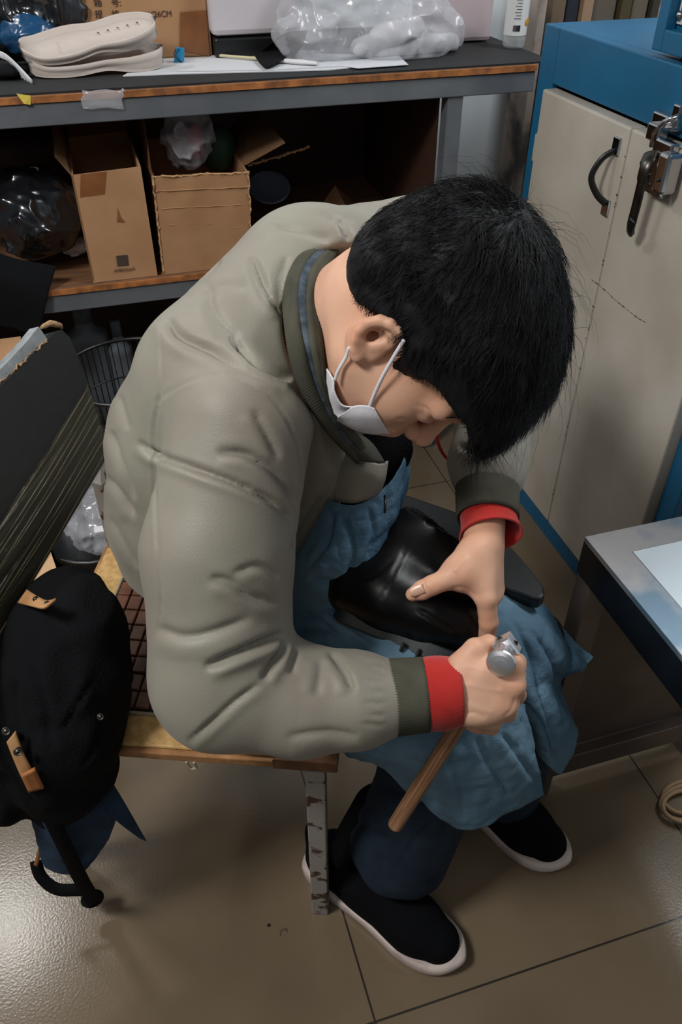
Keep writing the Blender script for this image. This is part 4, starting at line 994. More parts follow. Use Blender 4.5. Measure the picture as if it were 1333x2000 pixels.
S = np.stack(rings, 1).reshape(-1, 3); base = nv+np.arange(NS)[:, None]*(3*K_)
hv.append(S); quads = []
for k in range(K_-1):
    for j in range(3):
        quads.append(np.concatenate([base+k*3+j, base+k*3+(j+1) % 3, base+(k+1)*3+(j+1) % 3, base+(k+1)*3+j], 1))
quads = np.concatenate(quads)
newobj('hair', np.concatenate(hv), [tuple(f) for f in FH]+[tuple(f) for f in quads], M['hair'], person)

# ---------------- face mask under the chin
G = grid_patch([[HR(660, 815, .046), HR(676, 804, .060), HR(692, 793, .067), HR(714, 792, .067), HR(732, 797, .064)],
                [HR(660, 819, .036), HR(680, 818, .052), HR(702, 817, .061), HR(728, 818, .060), HR(746, 822, .055)],
                [HR(661, 823, .014), HR(684, 834, .028), HR(710, 842, .036), HR(738, 846, .036), HR(762, 848, .030)],
                [HR(662, 818, -.02), HR(688, 836, -.01), HR(712, 845, -.008), HR(740, 848, -.010), HR(764, 848, -.012)]], 6, 6)
vv, ff = sheet(G, .0012); fm_ = newobj('face_mask', vv, ff, M['mask'], person)
G = grid_patch([[HR(639, 720, .060), HR(652, 742, .066), HR(654, 764, .066), HR(668, 790, .062), HR(690, 795, .060)],
                [HR(639, 748, .052), HR(645, 764, .052), HR(648, 778, .050), HR(662, 797, .048), HR(680, 802, .050)],
                [HR(636, 758, .040), HR(638, 776, .038), HR(642, 790, .036), HR(652, 806, .036), HR(662, 816, .038)]], 6, 6)
vv, ff = sheet(G, .0012); newobj('folded_panel', vv, ff, M['mask'], fm_)
MB().tube(catmull([HR(700, 690, .084), HR(683, 680, .084), HR(676, 698, .080), HR(662, 722, .076), HR(654, 743, .071)], 5), .0019, 8, flat=((0, 0, 1), .6)).build('ear_loop', M['mask'], fm_, smooth=True)
MB().tube(catmull([HR(790, 664, .084), HR(780, 680, .083), HR(768, 700, .081), HR(748, 735, .078), HR(733, 768, .072), HR(722, 796, .064)], 5), .0019, 8, flat=((0, 0, 1), .6)).build('ear_loop', M['mask'], fm_, smooth=True)

# ---------------- jacket
def jacket_sdf(P):
    d = chain(P, [(710, 520, 1.03, 112), (610, 566, .945, 158), (436, 748, .915, 168), (395, 865, .99, 180), (385, 1000, 1.06, 170), (400, 1080, 1.12, 160)], .010)
    d = smin(d, chain(P, [(610, 790, 1.0, 125), (640, 880, 1.06, 118), (540, 1010, 1.12, 125)], .02), .022)
    d = smin(d, chain(P, [(690, 560, 1.04, 110), (800, 500, 1.06, 100), (985, 765, 1.15, 92)], .03), .03)
    d = smin(d, chain(P, [(985, 765, 1.15, 88), (953, 905, 1.03, 72), (953, 928, 1.02, 64)], .02), .02)
    arm = chain(P, [(470, 830, .845, 138), (425, 1080, .855, 144), (436, 1325, .885, 138), (590, 1368, .885, 106), (700, 1366, .88, 92), (752, 1364, .88, 72)], .016)
    d = smin(d, arm, .018)
    nk = np.minimum(sd_cone(P, W(700, 655, D=.90), W(610, 640, D=.97), .088, .055), sd_cone(P, W(700, 640, D=.88), W(900, 600, D=.75), .088, .11))
    d = smax(d, -nk, .012)
    # front opening under the chin
    op = sd_cone(P, W(735, 850, D=.95), W(700, 1000, D=1.06), .030, .035)
    d = smax(d, -op, .01)
    # hem plane (lower back, above the seat)
    hemn = W(400, 900, D=1.0)-W(385, 1120, D=1.12); hemn /= np.linalg.norm(hemn)
    d = smax(d, -((P-W(300, 1150, D=1.07))@hemn), .012)
    n = vnoise(P*13+5, 61); n2 = vnoise(P*27+9, 62)
    d = d+.0016*n+.0006*n2
    return d
VJ, FJ = surf(jacket_sdf, (-.22, .36, .40), (.72, 1.20, 1.12), .0033); VJ = laplace(VJ, FJ, 1)
NJ = vnormals(VJ, FJ)
arm_only = (0, 1.02)
STR = [
 ([(492, 500), (508, 540), (528, 580), (552, 612)], 9, .008, .6),
 ([(410, 560), (412, 600), (440, 640), (468, 658)], 12, .005, .7),
 ([(450, 655), (470, 680), (500, 706), (545, 728), (572, 740)], 9, .013, .5),
 ([(328, 622), (342, 650), (380, 672), (430, 694), (492, 726), (558, 756)], 11, .010, .6),
 ([(270, 862), (301, 887), (375, 914), (473, 950), (531, 981), (572, 1020)], 7, .011, .5),
 ([(425, 883), (480, 888), (531, 918), (562, 952), (582, 990)], 10, .010, .6),
 ([(495, 800), (520, 845), (545, 895)], 10, .005, .6),
 ([(570, 745), (609, 790), (636, 845), (650, 920)], 11, .007, .5),
 ([(215, 840), (235, 905), (262, 975)], 9, .006, .6), ([(231, 770), (250, 840)], 8, .004, .5),
 ([(207, 930), (235, 965), (262, 1010)], 9, .007, .6), ([(215, 1010), (240, 1060), (268, 1110)], 9, .004, .6),
 ([(410, 1128), (450, 1138), (490, 1165), (545, 1182)], 10, .007, .8), ([(455, 1122), (505, 1106), (548, 1130)], 8, .005, .5),
 ([(400, 1304), (453, 1281), (512, 1257), (560, 1236)], 9, .014, .7),
 ([(514, 1330), (536, 1290), (562, 1248)], 8, .011, .6),
 ([(367, 1451), (414, 1412), (461, 1369), (512, 1333)], 7, .006, .5),
 ([(305, 1226), (356, 1244), (414, 1236), (490, 1208)], 13, .006, .6),
 ([(645, 1272), (672, 1310), (690, 1352)], 8, .009, .6), ([(576, 1263), (570, 1318)], 9, .006, .6), ([(629, 1290), (618, 1360)], 9, .005, .6),
 ([(560, 1440), (640, 1430), (700, 1440)], 10, .004, .5), 
 ([(664, 430), (683, 470)], 7, .007, .6), ([(515, 440), (590, 452), (650, 468)], 9, .005, .6), ([(613, 412), (650, 428), (690, 432)], 8, .004, .5), ([(395, 540), (430, 508)], 8, .004, .5),
 ([(360, 600), (420, 560), (480, 560)], 14, .004, .5), ([(560, 500), (545, 560), (556, 620)], 9, .006, .5), ([(640, 960), (600, 1020), (570, 1080)], 9, .005, .5),
 
 ([(895, 868), (935, 885), (985, 875)], 7, .004, .5),
 # seams
 ([(301, 793), (313, 778), (375, 743), (453, 735), (512, 762), (551, 805), (582, 870), (593, 946)], 2.6, .0028, .7),
 ([(315, 630), (316, 700), (314, 762), (302, 829), (301, 887), (303, 965), (309, 1088), (315, 1177), (306, 1236)], 2.6, .0026, .7),
]
for y, L_ in ((1296, 30), (1312, 14), (1331, 38), (1352, 12), (1374, 26), (1398, 14), (1416, 30)):
    STR.append(([(752, y), (744-L_*.4, y-1), (738-L_, y-4)], 3.2, .0024, .5))
for k in range(8):
    x = 896+k*17; STR.append(([(x, 932), (x+1, 920), (x+2, 908-4*(k % 3))], 3.0, .0010, .4))
STR = [(t[0], t[1]*.85 if t[1] > 4 else t[1], t[2]*1.05)+tuple(t[3:]) for t in STR]
VJ = sculpt(VJ, NJ, STR); VJ = laplace(VJ, FJ, 2, .4)
jk = newobj('jacket', VJ, FJ, M['jacket'], person)

# knit bands
def cuff(name, pa, pb, ra, rb, m, parent, flare=0.0, n=72, bulge=.0, tilt=None, ribs=.0006, th=.0022):
    pa, pb = np.array(pa), np.array(pb); t = pb-pa; L = np.linalg.norm(t); t /= L
    a = np.cross(t, (0, 0, 1.)); a /= np.linalg.norm(a); b_ = np.cross(t, a); V = []; rows = 12
    for side in (1, -1):
        for i in (range(rows+1) if side == 1 else range(rows, -1, -1)):
            s = i/rows; r = ra+(rb-ra)*s+bulge*math.sin(math.pi*s)+flare*s**3-(th if side == -1 else 0)
            for j in range(n):
                w = 2*math.pi*j/n; rr = r+(ribs*math.cos(j*math.pi) if side == 1 else 0)
                V.append(pa+t*(L*s+(tilt or 0)*math.cos(w)*s)+(a*math.cos(w)+b_*math.sin(w))*rr)
    R = 2*(rows+1); F = [(i*n+j, i*n+(j+1) % n, ((i+1) % R)*n+(j+1) % n, ((i+1) % R)*n+j) for i in range(R) for j in range(n)]
    o = newobj(name, V, F, m, parent); return o
cuff('cuff', W(742, 1364, D=.880), W(832, 1356, D=.880), .0425, .0405, M['rib'], jk, n=180)
cuff('cuff', W(952, 925, D=1.022), W(953, 1012, D=.990), .0405, .0385, M['rib'], jk, n=180)
sw = cuff('sweater_cuff', W(820, 1356, D=.880), W(898, 1352, D=.880), .0385, .0365, M['red'], person, n=200, bulge=.003)
cuff('sweater_cuff', W(953, 1000, D=.994), W(960, 1046, D=.974), .0345, .0330, M['red'], person, flare=.006, n=180)
# collar bands
def band(rows, name, m, parent, thick=.004, nu=10, nv=4, rib=0):
    G = grid_patch(rows, nu, nv)
    if rib:
        du = np.gradient(G, axis=1); dv = np.gradient(G, axis=0); nn = np.cross(du, dv); nn /= np.linalg.norm(nn, axis=2, keepdims=True)+1e-9
        G = G+nn*(rib*np.cos(np.arange(G.shape[1])*math.pi))[None, :, None]
    vv, ff = sheet(G, thick); return newobj(name, vv, ff, m, parent)
cA = [(712, 452, .975), (655, 462, .93), (603, 482, .868), (572, 524, .835), (557, 578, .815), (560, 640, .802), (573, 712, .800), (598, 775, .82), (640, 842, .86), (700, 905, .93)]
cB = [(716, 458, .970), (662, 466, .915), (622, 489, .852), (592, 526, .818), (581, 576, .800), (586, 636, .790), (598, 690, .79), (618, 760, .81), (652, 830, .85), (702, 890, .92)]
cC = [(720, 462, .965), (668, 470, .91), (632, 496, .850), (608, 530, .820), (600, 576, .803), (605, 640, .792), (612, 690, .79), (628, 755, .808), (662, 826, .85), (712, 888, .92)]
cD = [(724, 470, .975), (684, 472, .93), (652, 500, .865), (634, 536, .835), (624, 583, .815), (628, 653, .800), (634, 723, .80), (644, 770, .82), (676, 826, .86), (725, 884, .93)]
lift_ = lambda L, dd: [W(x, y, D=D+dd) for x, y, D in L]
M['rib_col'] = M['rib']
band([lift_(cA, .022), lift_(cA, 0), lift_([((a[0]+b[0])/2, (a[1]+b[1])/2, (a[2]+b[2])/2-.006) for a, b in zip(cA, cB)], 0), lift_(cB, 0), lift_(cB, .02)], 'collar', M['rib'], jk, nu=28, rib=.0005)
band([lift_(cB, .02), lift_(cB, .001), lift_(cC, .001), lift_(cC, .02)], 'shirt_collar', M['denim_shirt'], person)
band([lift_(cC, .03), lift_(cC, -.001), lift_([((a[0]+b[0])/2, (a[1]+b[1])/2, (a[2]+b[2])/2-.006) for a, b in zip(cC, cD)], 0), lift_(cD, 0), lift_(cD, .05)], 'inner_collar', M['rib'], jk, nu=28, rib=.0005)
# placket flap and dark lining at the front
band([[W(640, 840, D=.90), W(672, 850, D=.90), W(700, 846, D=.91)], [W(668, 872, D=.90), W(700, 874, D=.90), W(728, 868, D=.92)], [W(700, 896, D=.92), W(725, 902, D=.92), W(752, 905, D=.935)]], 'collar_flap', M['jacket_dark'], jk, .003)
band([[W(690, 820, D=.99), W(740, 830, D=.99), W(800, 852, D=1.01)], [W(690, 900, D=1.0), W(745, 900, D=1.0), W(806, 880, D=1.02)], [W(655, 985, D=1.03), W(720, 985, D=1.03), W(790, 920, D=1.05)]], 'inner_vest', M['blackcloth'], person, .004)
band([[W(655, 862, D=.985), W(690, 880, D=.965), W(735, 905, D=.96), W(758, 900, D=.965)], [W(655, 920, D=.985), W(690, 925, D=.965), W(730, 935, D=.96), W(752, 935, D=.97)], [W(655, 978, D=1.0), W(690, 982, D=.985), W(722, 974, D=.985), W(742, 962, D=.99)]], 'front_panel', M['jacket'], jk, .003)

MB().tube(catmull([W(858, 832, D=1.10), W(856, 862, D=1.10), W(867, 888, D=1.10), W(886, 906, D=1.09)], 5), .0022, 8).build('red_lining_edge', M['red'], jk, smooth=True)
# ---------------- jeans
def jeans_sdf(P):
    d = chain(P, [(400, 1100, 1.15, 125), (640, 1270, 1.14, 92), (880, 1420, 1.075, 80)], .02)
    d = smin(d, chain(P, [(880, 1425, 1.08, 80), (838, 1520, 1.16, 94), (782, 1655, 1.235, 100)], .02), .02)
    d = smin(d, chain(P, [(430, 1060, 1.18, 115), (800, 1190, 1.20, 84), (1030, 1262, 1.16, 68)], .02), .02)
    d = smin(d, chain(P, [(1030, 1262, 1.16, 68), (1010, 1420, 1.27, 70), (985, 1530, 1.36, 74)], .03), .03)
    for (a, b, rr) in ((W(838, 1520, D=1.145), W(772, 1672, D=1.25), .0), (W(1010, 1420, D=1.27), W(975, 1560, D=1.38), 0)):
        n = (b-a)/np.linalg.norm(b-a); d = np.where(np.linalg.norm(P-b, axis=1) < .20, smax(d, ((P-b)@n), .006), d)
    for c in (W(700, 1620, D=1.28),): pass
    return d+.003*vnoise(P*16, 71)+.0012*vnoise(P*34, 72)
VP, FP = surf(jeans_sdf, (-.22, .34, .02), (.78, 1.36, .70), .0055); VP = laplace(VP, FP, 2)
VP = sculpt(VP, vnormals(VP, FP), [([(850, 1590), (810, 1640), (770, 1700)], 2.8, .003, .6), ([(690, 1600), (730, 1630), (760, 1640)], 12, .006, .6), ([(745, 1530), (790, 1560), (850, 1560)], 12, .006, .6), ([(700, 1560), (760, 1590), (830, 1600)], 12, .004, .6), ([(860, 1640), (880, 1600), (900, 1560)], 9, .004, .6)])
newobj('jeans', VP, FP, M['jeans'], person)

# ---------------- shoes
def shoe(toe, heel, name_lab):
    toe = np.array(toe, float); heel = np.array(heel, float); a = toe-heel; L = np.linalg.norm(a); a /= L; s = np.array((-a[1], a[0], 0)); Z = np.array((0, 0, 1.))
    B = np.stack([a, s, Z], 1); o = heel
    prof = [(0, .0), (.01, .024), (.04, .034), (.09, .036), (.15, .040), (.20, .048), (.235, .047), (.262, .038), (.280, .022), (.290, 0)]
    k = L/.29; left = [(x*k, w*1.0) for x, w in prof]; ring = catmull(left+[(x, -w) for x, w in left[-2:0:-1]]+left[:1], 5)[:-1]
    def up_(P):
        Q = (P-o)@B; x = Q[:, 0]/k; ax_ = np.interp(x, [p[0] for p in prof], [p[1] for p in prof])
        d = sd_cone(Q, (.045*k, 0, .045), (.12*k, 0, .045), .035, .038)
        d = smin(d, sd_cone(Q, (.12*k, 0, .045), (.20*k, 0, .032), .040, .044), .02)
        d = smin(d, sd_cone(Q, (.20*k, 0, .032), (.245*k, 0, .030), .044, .034), .02)
        d = smin(d, sd_cone(Q, (.042*k, 0, .06), (.055*k, 0, .088), .032, .035), .02)
        d = smin(d, sd_cone(Q, (.018*k, 0, .07), (.004*k, 0, .105), .012, .012), .012)
        d = smax(d, .018-Q[:, 2], .004)
        w2 = np.abs(Q[:, 1])-(ax_-.002)
        d = smax(d, w2, .006)
        d = smax(d, -sd_cone(Q, (.062*k, 0, .085), (.058*k, 0, .13), .027, .031), .004)
        return d
    lo = np.minimum(toe, heel)-.07; hi = np.maximum(toe, heel)+.07; lo[2] = 0; hi[2] = .14
    V, F = surf(up_, lo, hi, .0032); V = laplace(V, F, 1)
    sh = newobj('shoe', V, F, M['knit_black'], person)
    tag(sh, name_lab)
    R = []; m = len(ring)
    for (sc, z0) in ((.955, .0), (1.0, .004), (1.015, .012), (1.01, .018), (.985, .023), (.92, .023)):
        for x, y in ring:
            xx = (x-L/2)*sc+L/2; spring = .012*max(0, (x/L-.80)/.2)**2; waist = .004*math.exp(-((x/L-.42)/.12)**2)*(1 if z0 < .003 else 0)
            hz = .010*max(0, (.25-x/L)/.25) if z0 > .01 else 0
            R.append(o+a*xx+s*y*sc+Z*(z0+spring+waist+hz))
    F2 = [(i*m+j, i*m+(j+1) % m, (i+1)*m+(j+1) % m, (i+1)*m+j) for i in range(5) for j in range(m)]+[tuple(range(m-1, -1, -1)), tuple(range(5*m, 6*m))]
    newobj('sole', R, F2, M['rubber'], sh)
    return sh, B, o, k
sh1, B1, o1, k1 = shoe((.322, .428, 0), (.138, .660, 0), 'black knit shoe nearest the camera')
MB().box(o1+B1@np.array((.115*k1, .022, .079)), (.012, .002, .002), B1.T).build('tag', M['paper'], sh1)
shoe((.552, .520, 0), (.40, .765, 0), 'black knit shoe farther from the camera')
def sock_sdf(P): return sd_cone(P, W(742, 1585, D=1.245), W(688, 1656, D=1.305), .044, .036)
VS, FS = surf(sock_sdf, W(715, 1620, D=1.27)-.12, W(715, 1620, D=1.27)+.12, .005); newobj('sock', VS, FS, M['knit_black'], person)
MB().tube([W(681, 1652, D=1.262), W(688, 1664, D=1.259), W(697, 1674, D=1.258)], .0018, 8).build('sock_edge', M['whitecloth'], person, smooth=True)

# ---------------- apron
def crinkle(G, amp, fr, seed):
    sh = G.shape; P = G.reshape(-1, 3); n = (1-2*np.abs(vnoise(P*fr, seed)))*.6+(1-2*np.abs(vnoise(P*fr*2.3+3, seed+1)))*.3
    du = np.gradient(G, axis=1); dv = np.gradient(G, axis=0); nn = np.cross(du, dv); nn /= np.linalg.norm(nn, axis=2, keepdims=True)+1e-9
    return G+nn*(amp*n.reshape(sh[:2]))[:, :, None]
WW = lambda L: [W(*q[:2], D=q[2]) for q in L]
near = [WW([(545, 1175, 1.06), (640, 1185, 1.03), (740, 1215, 1.01), (850, 1255, .995), (960, 1262, 1.02), (1010, 1290, 1.06)]),
        WW([(560, 1280, 1.05), (660, 1290, 1.0), (760, 1320, .965), (870, 1360, .945), (965, 1345, .965), (1020, 1350, 1.04)]),
        WW([(640, 1400, 1.04), (700, 1410, .99), (780, 1430, .965), (880, 1440, .955), (985, 1410, .975), (1036, 1420, 1.04)]),
        WW([(660, 1455, 1.03), (720, 1465, 1.0), (800, 1500, .985), (900, 1525, .985), (1000, 1490, 1.0), (1052, 1490, 1.05)]),
        WW([(676, 1478, 1.06), (735, 1498, 1.045), (815, 1565, 1.05), (905, 1620, 1.06), (1000, 1590, 1.07), (1066, 1556, 1.09)])]
far = [WW([(700, 1120, 1.15), (800, 1120, 1.16), (900, 1110, 1.14), (975, 1116, 1.13), (1062, 1178, 1.13), (1100, 1225, 1.14), (1160, 1283, 1.13)]),
       WW([(740, 1190, 1.08), (830, 1200, 1.07), (900, 1200, 1.05), (980, 1205, 1.045), (1050, 1240, 1.055), (1095, 1275, 1.08), (1140, 1310, 1.12)]),
       WW([(800, 1260, 1.06), (860, 1260, 1.06), (920, 1290, 1.04), (985, 1290, 1.03), (1050, 1315, 1.05), (1080, 1340, 1.08), (1098, 1334, 1.13)]),
       WW([(900, 1330, 1.10), (930, 1340, 1.09), (970, 1350, 1.08), (1020, 1370, 1.06), (1070, 1395, 1.06), (1105, 1400, 1.08), (1130, 1425, 1.11)]),
       WW([(960, 1380, 1.13), (985, 1390, 1.12), (1010, 1400, 1.12), (1040, 1430, 1.09), (1075, 1460, 1.08), (1105, 1470, 1.10), (1118, 1480, 1.13)]),
       WW([(1000, 1420, 1.16), (1012, 1430, 1.15), (1025, 1440, 1.15), (1048, 1470, 1.12), (1072, 1500, 1.11), (1090, 1512, 1.12), (1100, 1514, 1.14)])]
bib = [WW([(640, 975, 1.0), (668, 985, .985), (700, 985, .98), (735, 968, .985), (775, 925, 1.0), (806, 866, 1.03)]),
       WW([(600, 1050, 1.02), (650, 1050, .99), (700, 1045, .985), (745, 1020, .995), (780, 985, 1.02), (800, 940, 1.06)]),
       WW([(556, 1120, 1.05), (620, 1110, 1.0), (680, 1105, .99), (735, 1085, 1.0), (775, 1040, 1.05), (788, 1000, 1.09)]),
       WW([(535, 1190, 1.07), (610, 1185, 1.03), (690, 1180, 1.02), (760, 1170, 1.04), (800, 1120, 1.09), (800, 1080, 1.13)]),
       WW([(530, 1260, 1.07), (610, 1250, 1.05), (700, 1250, 1.05), (780, 1240, 1.06), (830, 1200, 1.11), (840, 1160, 1.15)])]
AV, AF = [], []; nb = 0
for rows, am, sd in ((near, .0040, 81), (far, .0042, 84), (bib, .0034, 87)):
    G = crinkle(grid_patch(rows, 22, 26), am, 21, sd)
    G = crinkle(G, .0013, 70, sd+1)
    if rows is bib:
        pass
    vv, ff = sheet(G, .0016)
    vv = np.array(vv)
    AV.append(vv); AF += [tuple(i+nb for i in f) for f in ff]; nb += len(vv)
AV = np.concatenate(AV)
# fold lines pressed into the cloth by direct displacement along the view-independent cloth normal
AFq = np.array([f if len(f) == 4 else f+(f[-1],) for f in AF]); AN = vnormals(AV, AFq)
apst = [([(790, 1480), (860, 1500), (930, 1480)], 6, .004, .6), ([(860, 1450), (890, 1520), (905, 1600)], 6, .005, .6), ([(930, 1440), (960, 1500), (1000, 1560)], 6, .005, .6), ([(820, 1450), (840, 1500), (830, 1550)], 5, .004, .6),
        ([(980, 1430), (1010, 1470), (1050, 1530)], 7, .006, .6), ([(560, 1235), (640, 1230), (720, 1270)], 9, .006, .6), ([(640, 1190), (690, 1225), (740, 1260)], 7, .005, .6), ([(580, 1190), (630, 1215), (670, 1260)], 7, .005, .6),
        ([(1040, 1230), (1080, 1290), (1090, 1330)], 7, .006, .6), ([(1000, 1200), (1040, 1290), (1060, 1370), (1090, 1460)], 8, .006, .6), ([(1100, 1230), (1120, 1275), (1110, 1310)], 6, .005, .6), ([(1020, 1370), (1060, 1420), (1090, 1500)], 8, .007, .6),
        ([(650, 1000), (640, 1060), (600, 1110)], 6, .004, .6), ([(720, 990), (730, 1050), (700, 1120)], 7, .004, .6), ([(600, 1130), (650, 1140), (700, 1150)], 8, .006, .6), ([(670, 1010), (690, 1070), (680, 1130)], 7, .004, .6)]
xs_, ys_, Ds_ = proj(AV); 
AV2 = sculpt(AV, np.where(((AN*(AV-CO)).sum(1) < 0)[:, None], AN, -AN), apst)
ap = newobj('apron', AV2, AF, M['denim'], person)
# hem stitching and the pen-like strap loop on the bib
hem = catmull([W(x, y-7, D=d-.006) for x, y, d in [(735, 1498, 1.07), (815, 1565, 1.09), (905, 1620, 1.10), (1000, 1590, 1.10), (1060, 1556, 1.10)]], 10)
b = MB()
for i in range(0, len(hem)-1, 1):
    b.tube([hem[i]-CF*.003, hem[i]*.4+hem[i+1]*.6-CF*.003], .0005, 4)
b.build('hem_stitching', M['jeans'], ap)
MB().tube([W(752, 968, D=.975), W(753, 985, D=.968), W(752, 1002, D=.966)], .0017, 8).build('apron_pin', M['black'], ap, smooth=True)

# ================================================================== boot, hammer, lap board
bo = empty('boot', W(780, 1180, D=1.05), 'black leather ankle boot lying on its side in the lap, being hammered', 'boot')
def boot_sdf(P):
    d = chain(P, [(690, 1150, 1.02, 50), (760, 1165, 1.01, 64), (840, 1195, 1.005, 62), (895, 1215, 1.005, 50), (935, 1228, 1.01, 34)], .02)
    d = smin(d, chain(P, [(730, 1140, 1.04, 72), (790, 1080, 1.06, 72), (828, 1046, 1.07, 62)], .03), .03)
    d = smin(d, chain(P, [(840, 1060, 1.05, 50), (885, 1110, 1.04, 45), (900, 1170, 1.03, 45)], .02), .03)
    d = smax(d, -sd_cone(P, W(850, 1022, D=1.06), W(800, 1095, D=1.07), .040, .020), .005)
    return d
c = W(800, 1130, D=1.04)
VB, FB = surf(boot_sdf, c-(.17, .17, .17), c+(.17, .17, .17), .0036); VB = laplace(VB, FB, 1)
VB = sculpt(VB, vnormals(VB, FB), [([(815, 1190), (850, 1210), (890, 1235)], 4, .0030, .9), ([(740, 1180), (770, 1120), (800, 1060)], 2.5, .0015, .8), ([(690, 1140), (740, 1120), (770, 1090)], 2.5, .0012, .8)])
newobj('upper', VB, FB, M['leather'], bo)
s0_ = W(655, 1186, D=.985); s1_ = W(935, 1300, D=.972); al = s1_-s0_; LL = np.linalg.norm(al); al /= LL
nn_ = W(790, 1240, D=1.0)-W(800, 1200, D=1.0); nn_ -= al*(nn_@al); nn_ /= np.linalg.norm(nn_); wd_ = np.cross(nn_, al)
if wd_@CF < 0: wd_ = -wd_
ringp = [(x*LL/.29, w) for x, w in ((0, 0), (.01, .022), (.04, .030), (.09, .031), (.13, .030), (.19, .040), (.235, .042), (.262, .034), (.280, .020), (.290, 0))]
ringp = catmull(ringp+[(x, -w) for x, w in ringp[-2:0:-1]]+ringp[:1], 5)[:-1]
cen_ = s0_+wd_*.040
MB().prism([cen_+al*x+wd_*y-nn_*.004 for x, y in ringp], nn_*.022).build('sole', mat('dark_grey_rubber', srgb(42, 46, 50), .5), bo, bevel=.003)
b = MB()
for k in range(3):
    x_ = LL*(.50+.11*k); b.box(cen_+al*x_-wd_*(.041)+nn_*.014, (.004, .006, .012), np.array([al, wd_, nn_]), bev=.001)
tr = b.build('tread_lugs', M['black'], bo)
lp = [W(x, y, z=.545) for x, y in ((700, 960), (790, 964), (890, 998), (985, 1050), (1040, 1112), (1064, 1146), (1066, 1160), (1056, 1170), (1040, 1168), (960, 1140), (850, 1130), (700, 1120))]
tag(MB().prism(lp, (0, 0, -.020)).build('lap_board', M['black'], bevel=.004), 'black board with rounded corner under the boot and the left hand, on the lap', 'board')

ntw, bw = nodes(M['handlewood']); tcw = ntw.nodes.new('ShaderNodeTexCoord'); dax = W(975, 1290, D=.865)-W(771, 1614, D=.985); dax /= np.linalg.norm(dax)
dn_ = ntw.nodes.new('ShaderNodeVectorMath'); dn_.operation = 'DOT_PRODUCT'; dn_.inputs[1].default_value = tuple(dax); ntw.links.new(tcw.outputs['Object'], dn_.inputs[0])
sc_ = ntw.nodes.new('ShaderNodeVectorMath'); sc_.operation = 'SCALE'; sc_.inputs[0].default_value = tuple(dax*.96); ntw.links.new(dn_.outputs['Value'], sc_.inputs['Scale'])
sb_ = ntw.nodes.new('ShaderNodeVectorMath'); sb_.operation = 'SUBTRACT'; ntw.links.new(tcw.outputs['Object'], sb_.inputs[0]); ntw.links.new(sc_.outputs[0], sb_.inputs[1])
for n_ in ntw.nodes:
    if n_.type == 'TEX_NOISE': ntw.links.new(sb_.outputs[0], n_.inputs['Vector']); n_.inputs['Scale'].default_value = 260
hm = empty('hammer', W(880, 1440, D=.93), 'shoemaker hammer with round polished face and wooden handle, held in the right hand', 'hammer')
ha_, hb_ = W(771, 1614, D=.985), W(975, 1290, D=.865)
MB().tube([ha_, ha_+(hb_-ha_)*.01, ha_+(hb_-ha_)*.3, ha_+(hb_-ha_)*.7, hb_], [.0085, .0095, .0095, .0085, .008], 20).build('handle', M['handlewood'], hm, smooth=True)
fc = W(978, 1298, D=.832); bk_ = W(990, 1262, D=.868); axh = bk_-fc; axh /= np.linalg.norm(axh); e1 = np.cross(axh, (0, 0, 1.)); e1 /= np.linalg.norm(e1); e2 = np.cross(axh, e1)
MB().lathe(fc, [(0, -.0025), (.006, -.0021), (.011, -.0008), (.0150, .0010), (.0158, .0030), (.0150, .006), (.0105, .012), (.0095, .022), (.010, .030)], 36, ax=(e1, e2, axh)).lathe(fc+axh*.030, [(0, 0), (.014, 0), (.0155, .003), (.0155, .017), (.014, .021), (0, .021)], 4, ax=(e1, e2, axh)).build('head', M['steel'], hm, smooth=False)
pe = fc+axh*.040; MB().prism([pe+e1*.011+e2*.009, pe-e1*.011+e2*.009, pe-e1*.011-e2*.009, pe+e1*.011-e2*.009], axh*.002).build('head_band', M['darksteel'], hm)

# ================================================================== black jacket / apron hanging on the chair
bgp = empty('hanging_bag', W(140, 1150, D=1.0), 'black canvas bag with tan leather straps hanging from the chair back', 'bag')
def bag_sdf(P):
    d = chain(P, [(130, 1190, 1.02, 75), (135, 1240, .99, 102), (130, 1330, .99, 104), (125, 1420, 1.00, 106), (120, 1500, 1.03, 85), (110, 1560, 1.07, 48)], .03)
    d = smin(d, chain(P, [(60, 1240, 1.0, 45), (30, 1400, 1.0, 60), (0, 1540, 1.04, 52), (-60, 1560, 1.04, 45)], .03), .02)
    d = smin(d, chain(P, [(150, 1460, 1.0, 70), (165, 1500, 1.03, 45)], .03), .02)
    n = 1-2*np.abs(vnoise(P*14, 91)); n2 = 1-2*np.abs(vnoise(P*30, 92)); return (d-.006*n-.003*n2)
c = W(90, 1380, D=1.02)
VG, FG = surf(bag_sdf, c-(.2, .25, .25), c+(.2, .25, .25), .005); VG = laplace(VG, FG, 2)
VG = sculpt(VG, vnormals(VG, FG), [([(180, 1330), (150, 1380), (120, 1430)], 6, .005, .7), ([(60, 1300), (90, 1380), (100, 1470)], 7, .005, .7), ([(200, 1400), (190, 1450), (160, 1500)], 6, .004, .6), ([(30, 1330), (30, 1400), (55, 1480)], 7, .006, .6)])
newobj('body', VG, FG, M['blackcloth'], bgp)
def strapband(rows, name, m, parent, thick=.003): return band(rows, name, m, parent, thick, 6, 3)
def ff_(L, off=0): return [W(x, y, D=d+off) for x, y, d in L]
strapband([ff_([(54, 1152, .955), (72, 1164, .925), (92, 1174, .912), (110, 1170, .915)], -.01), ff_([(36, 1178, .95), (60, 1184, .915), (86, 1188, .902), (108, 1173, .912)], -.01)], 'leather_tab', M['tanleather'], bgp)
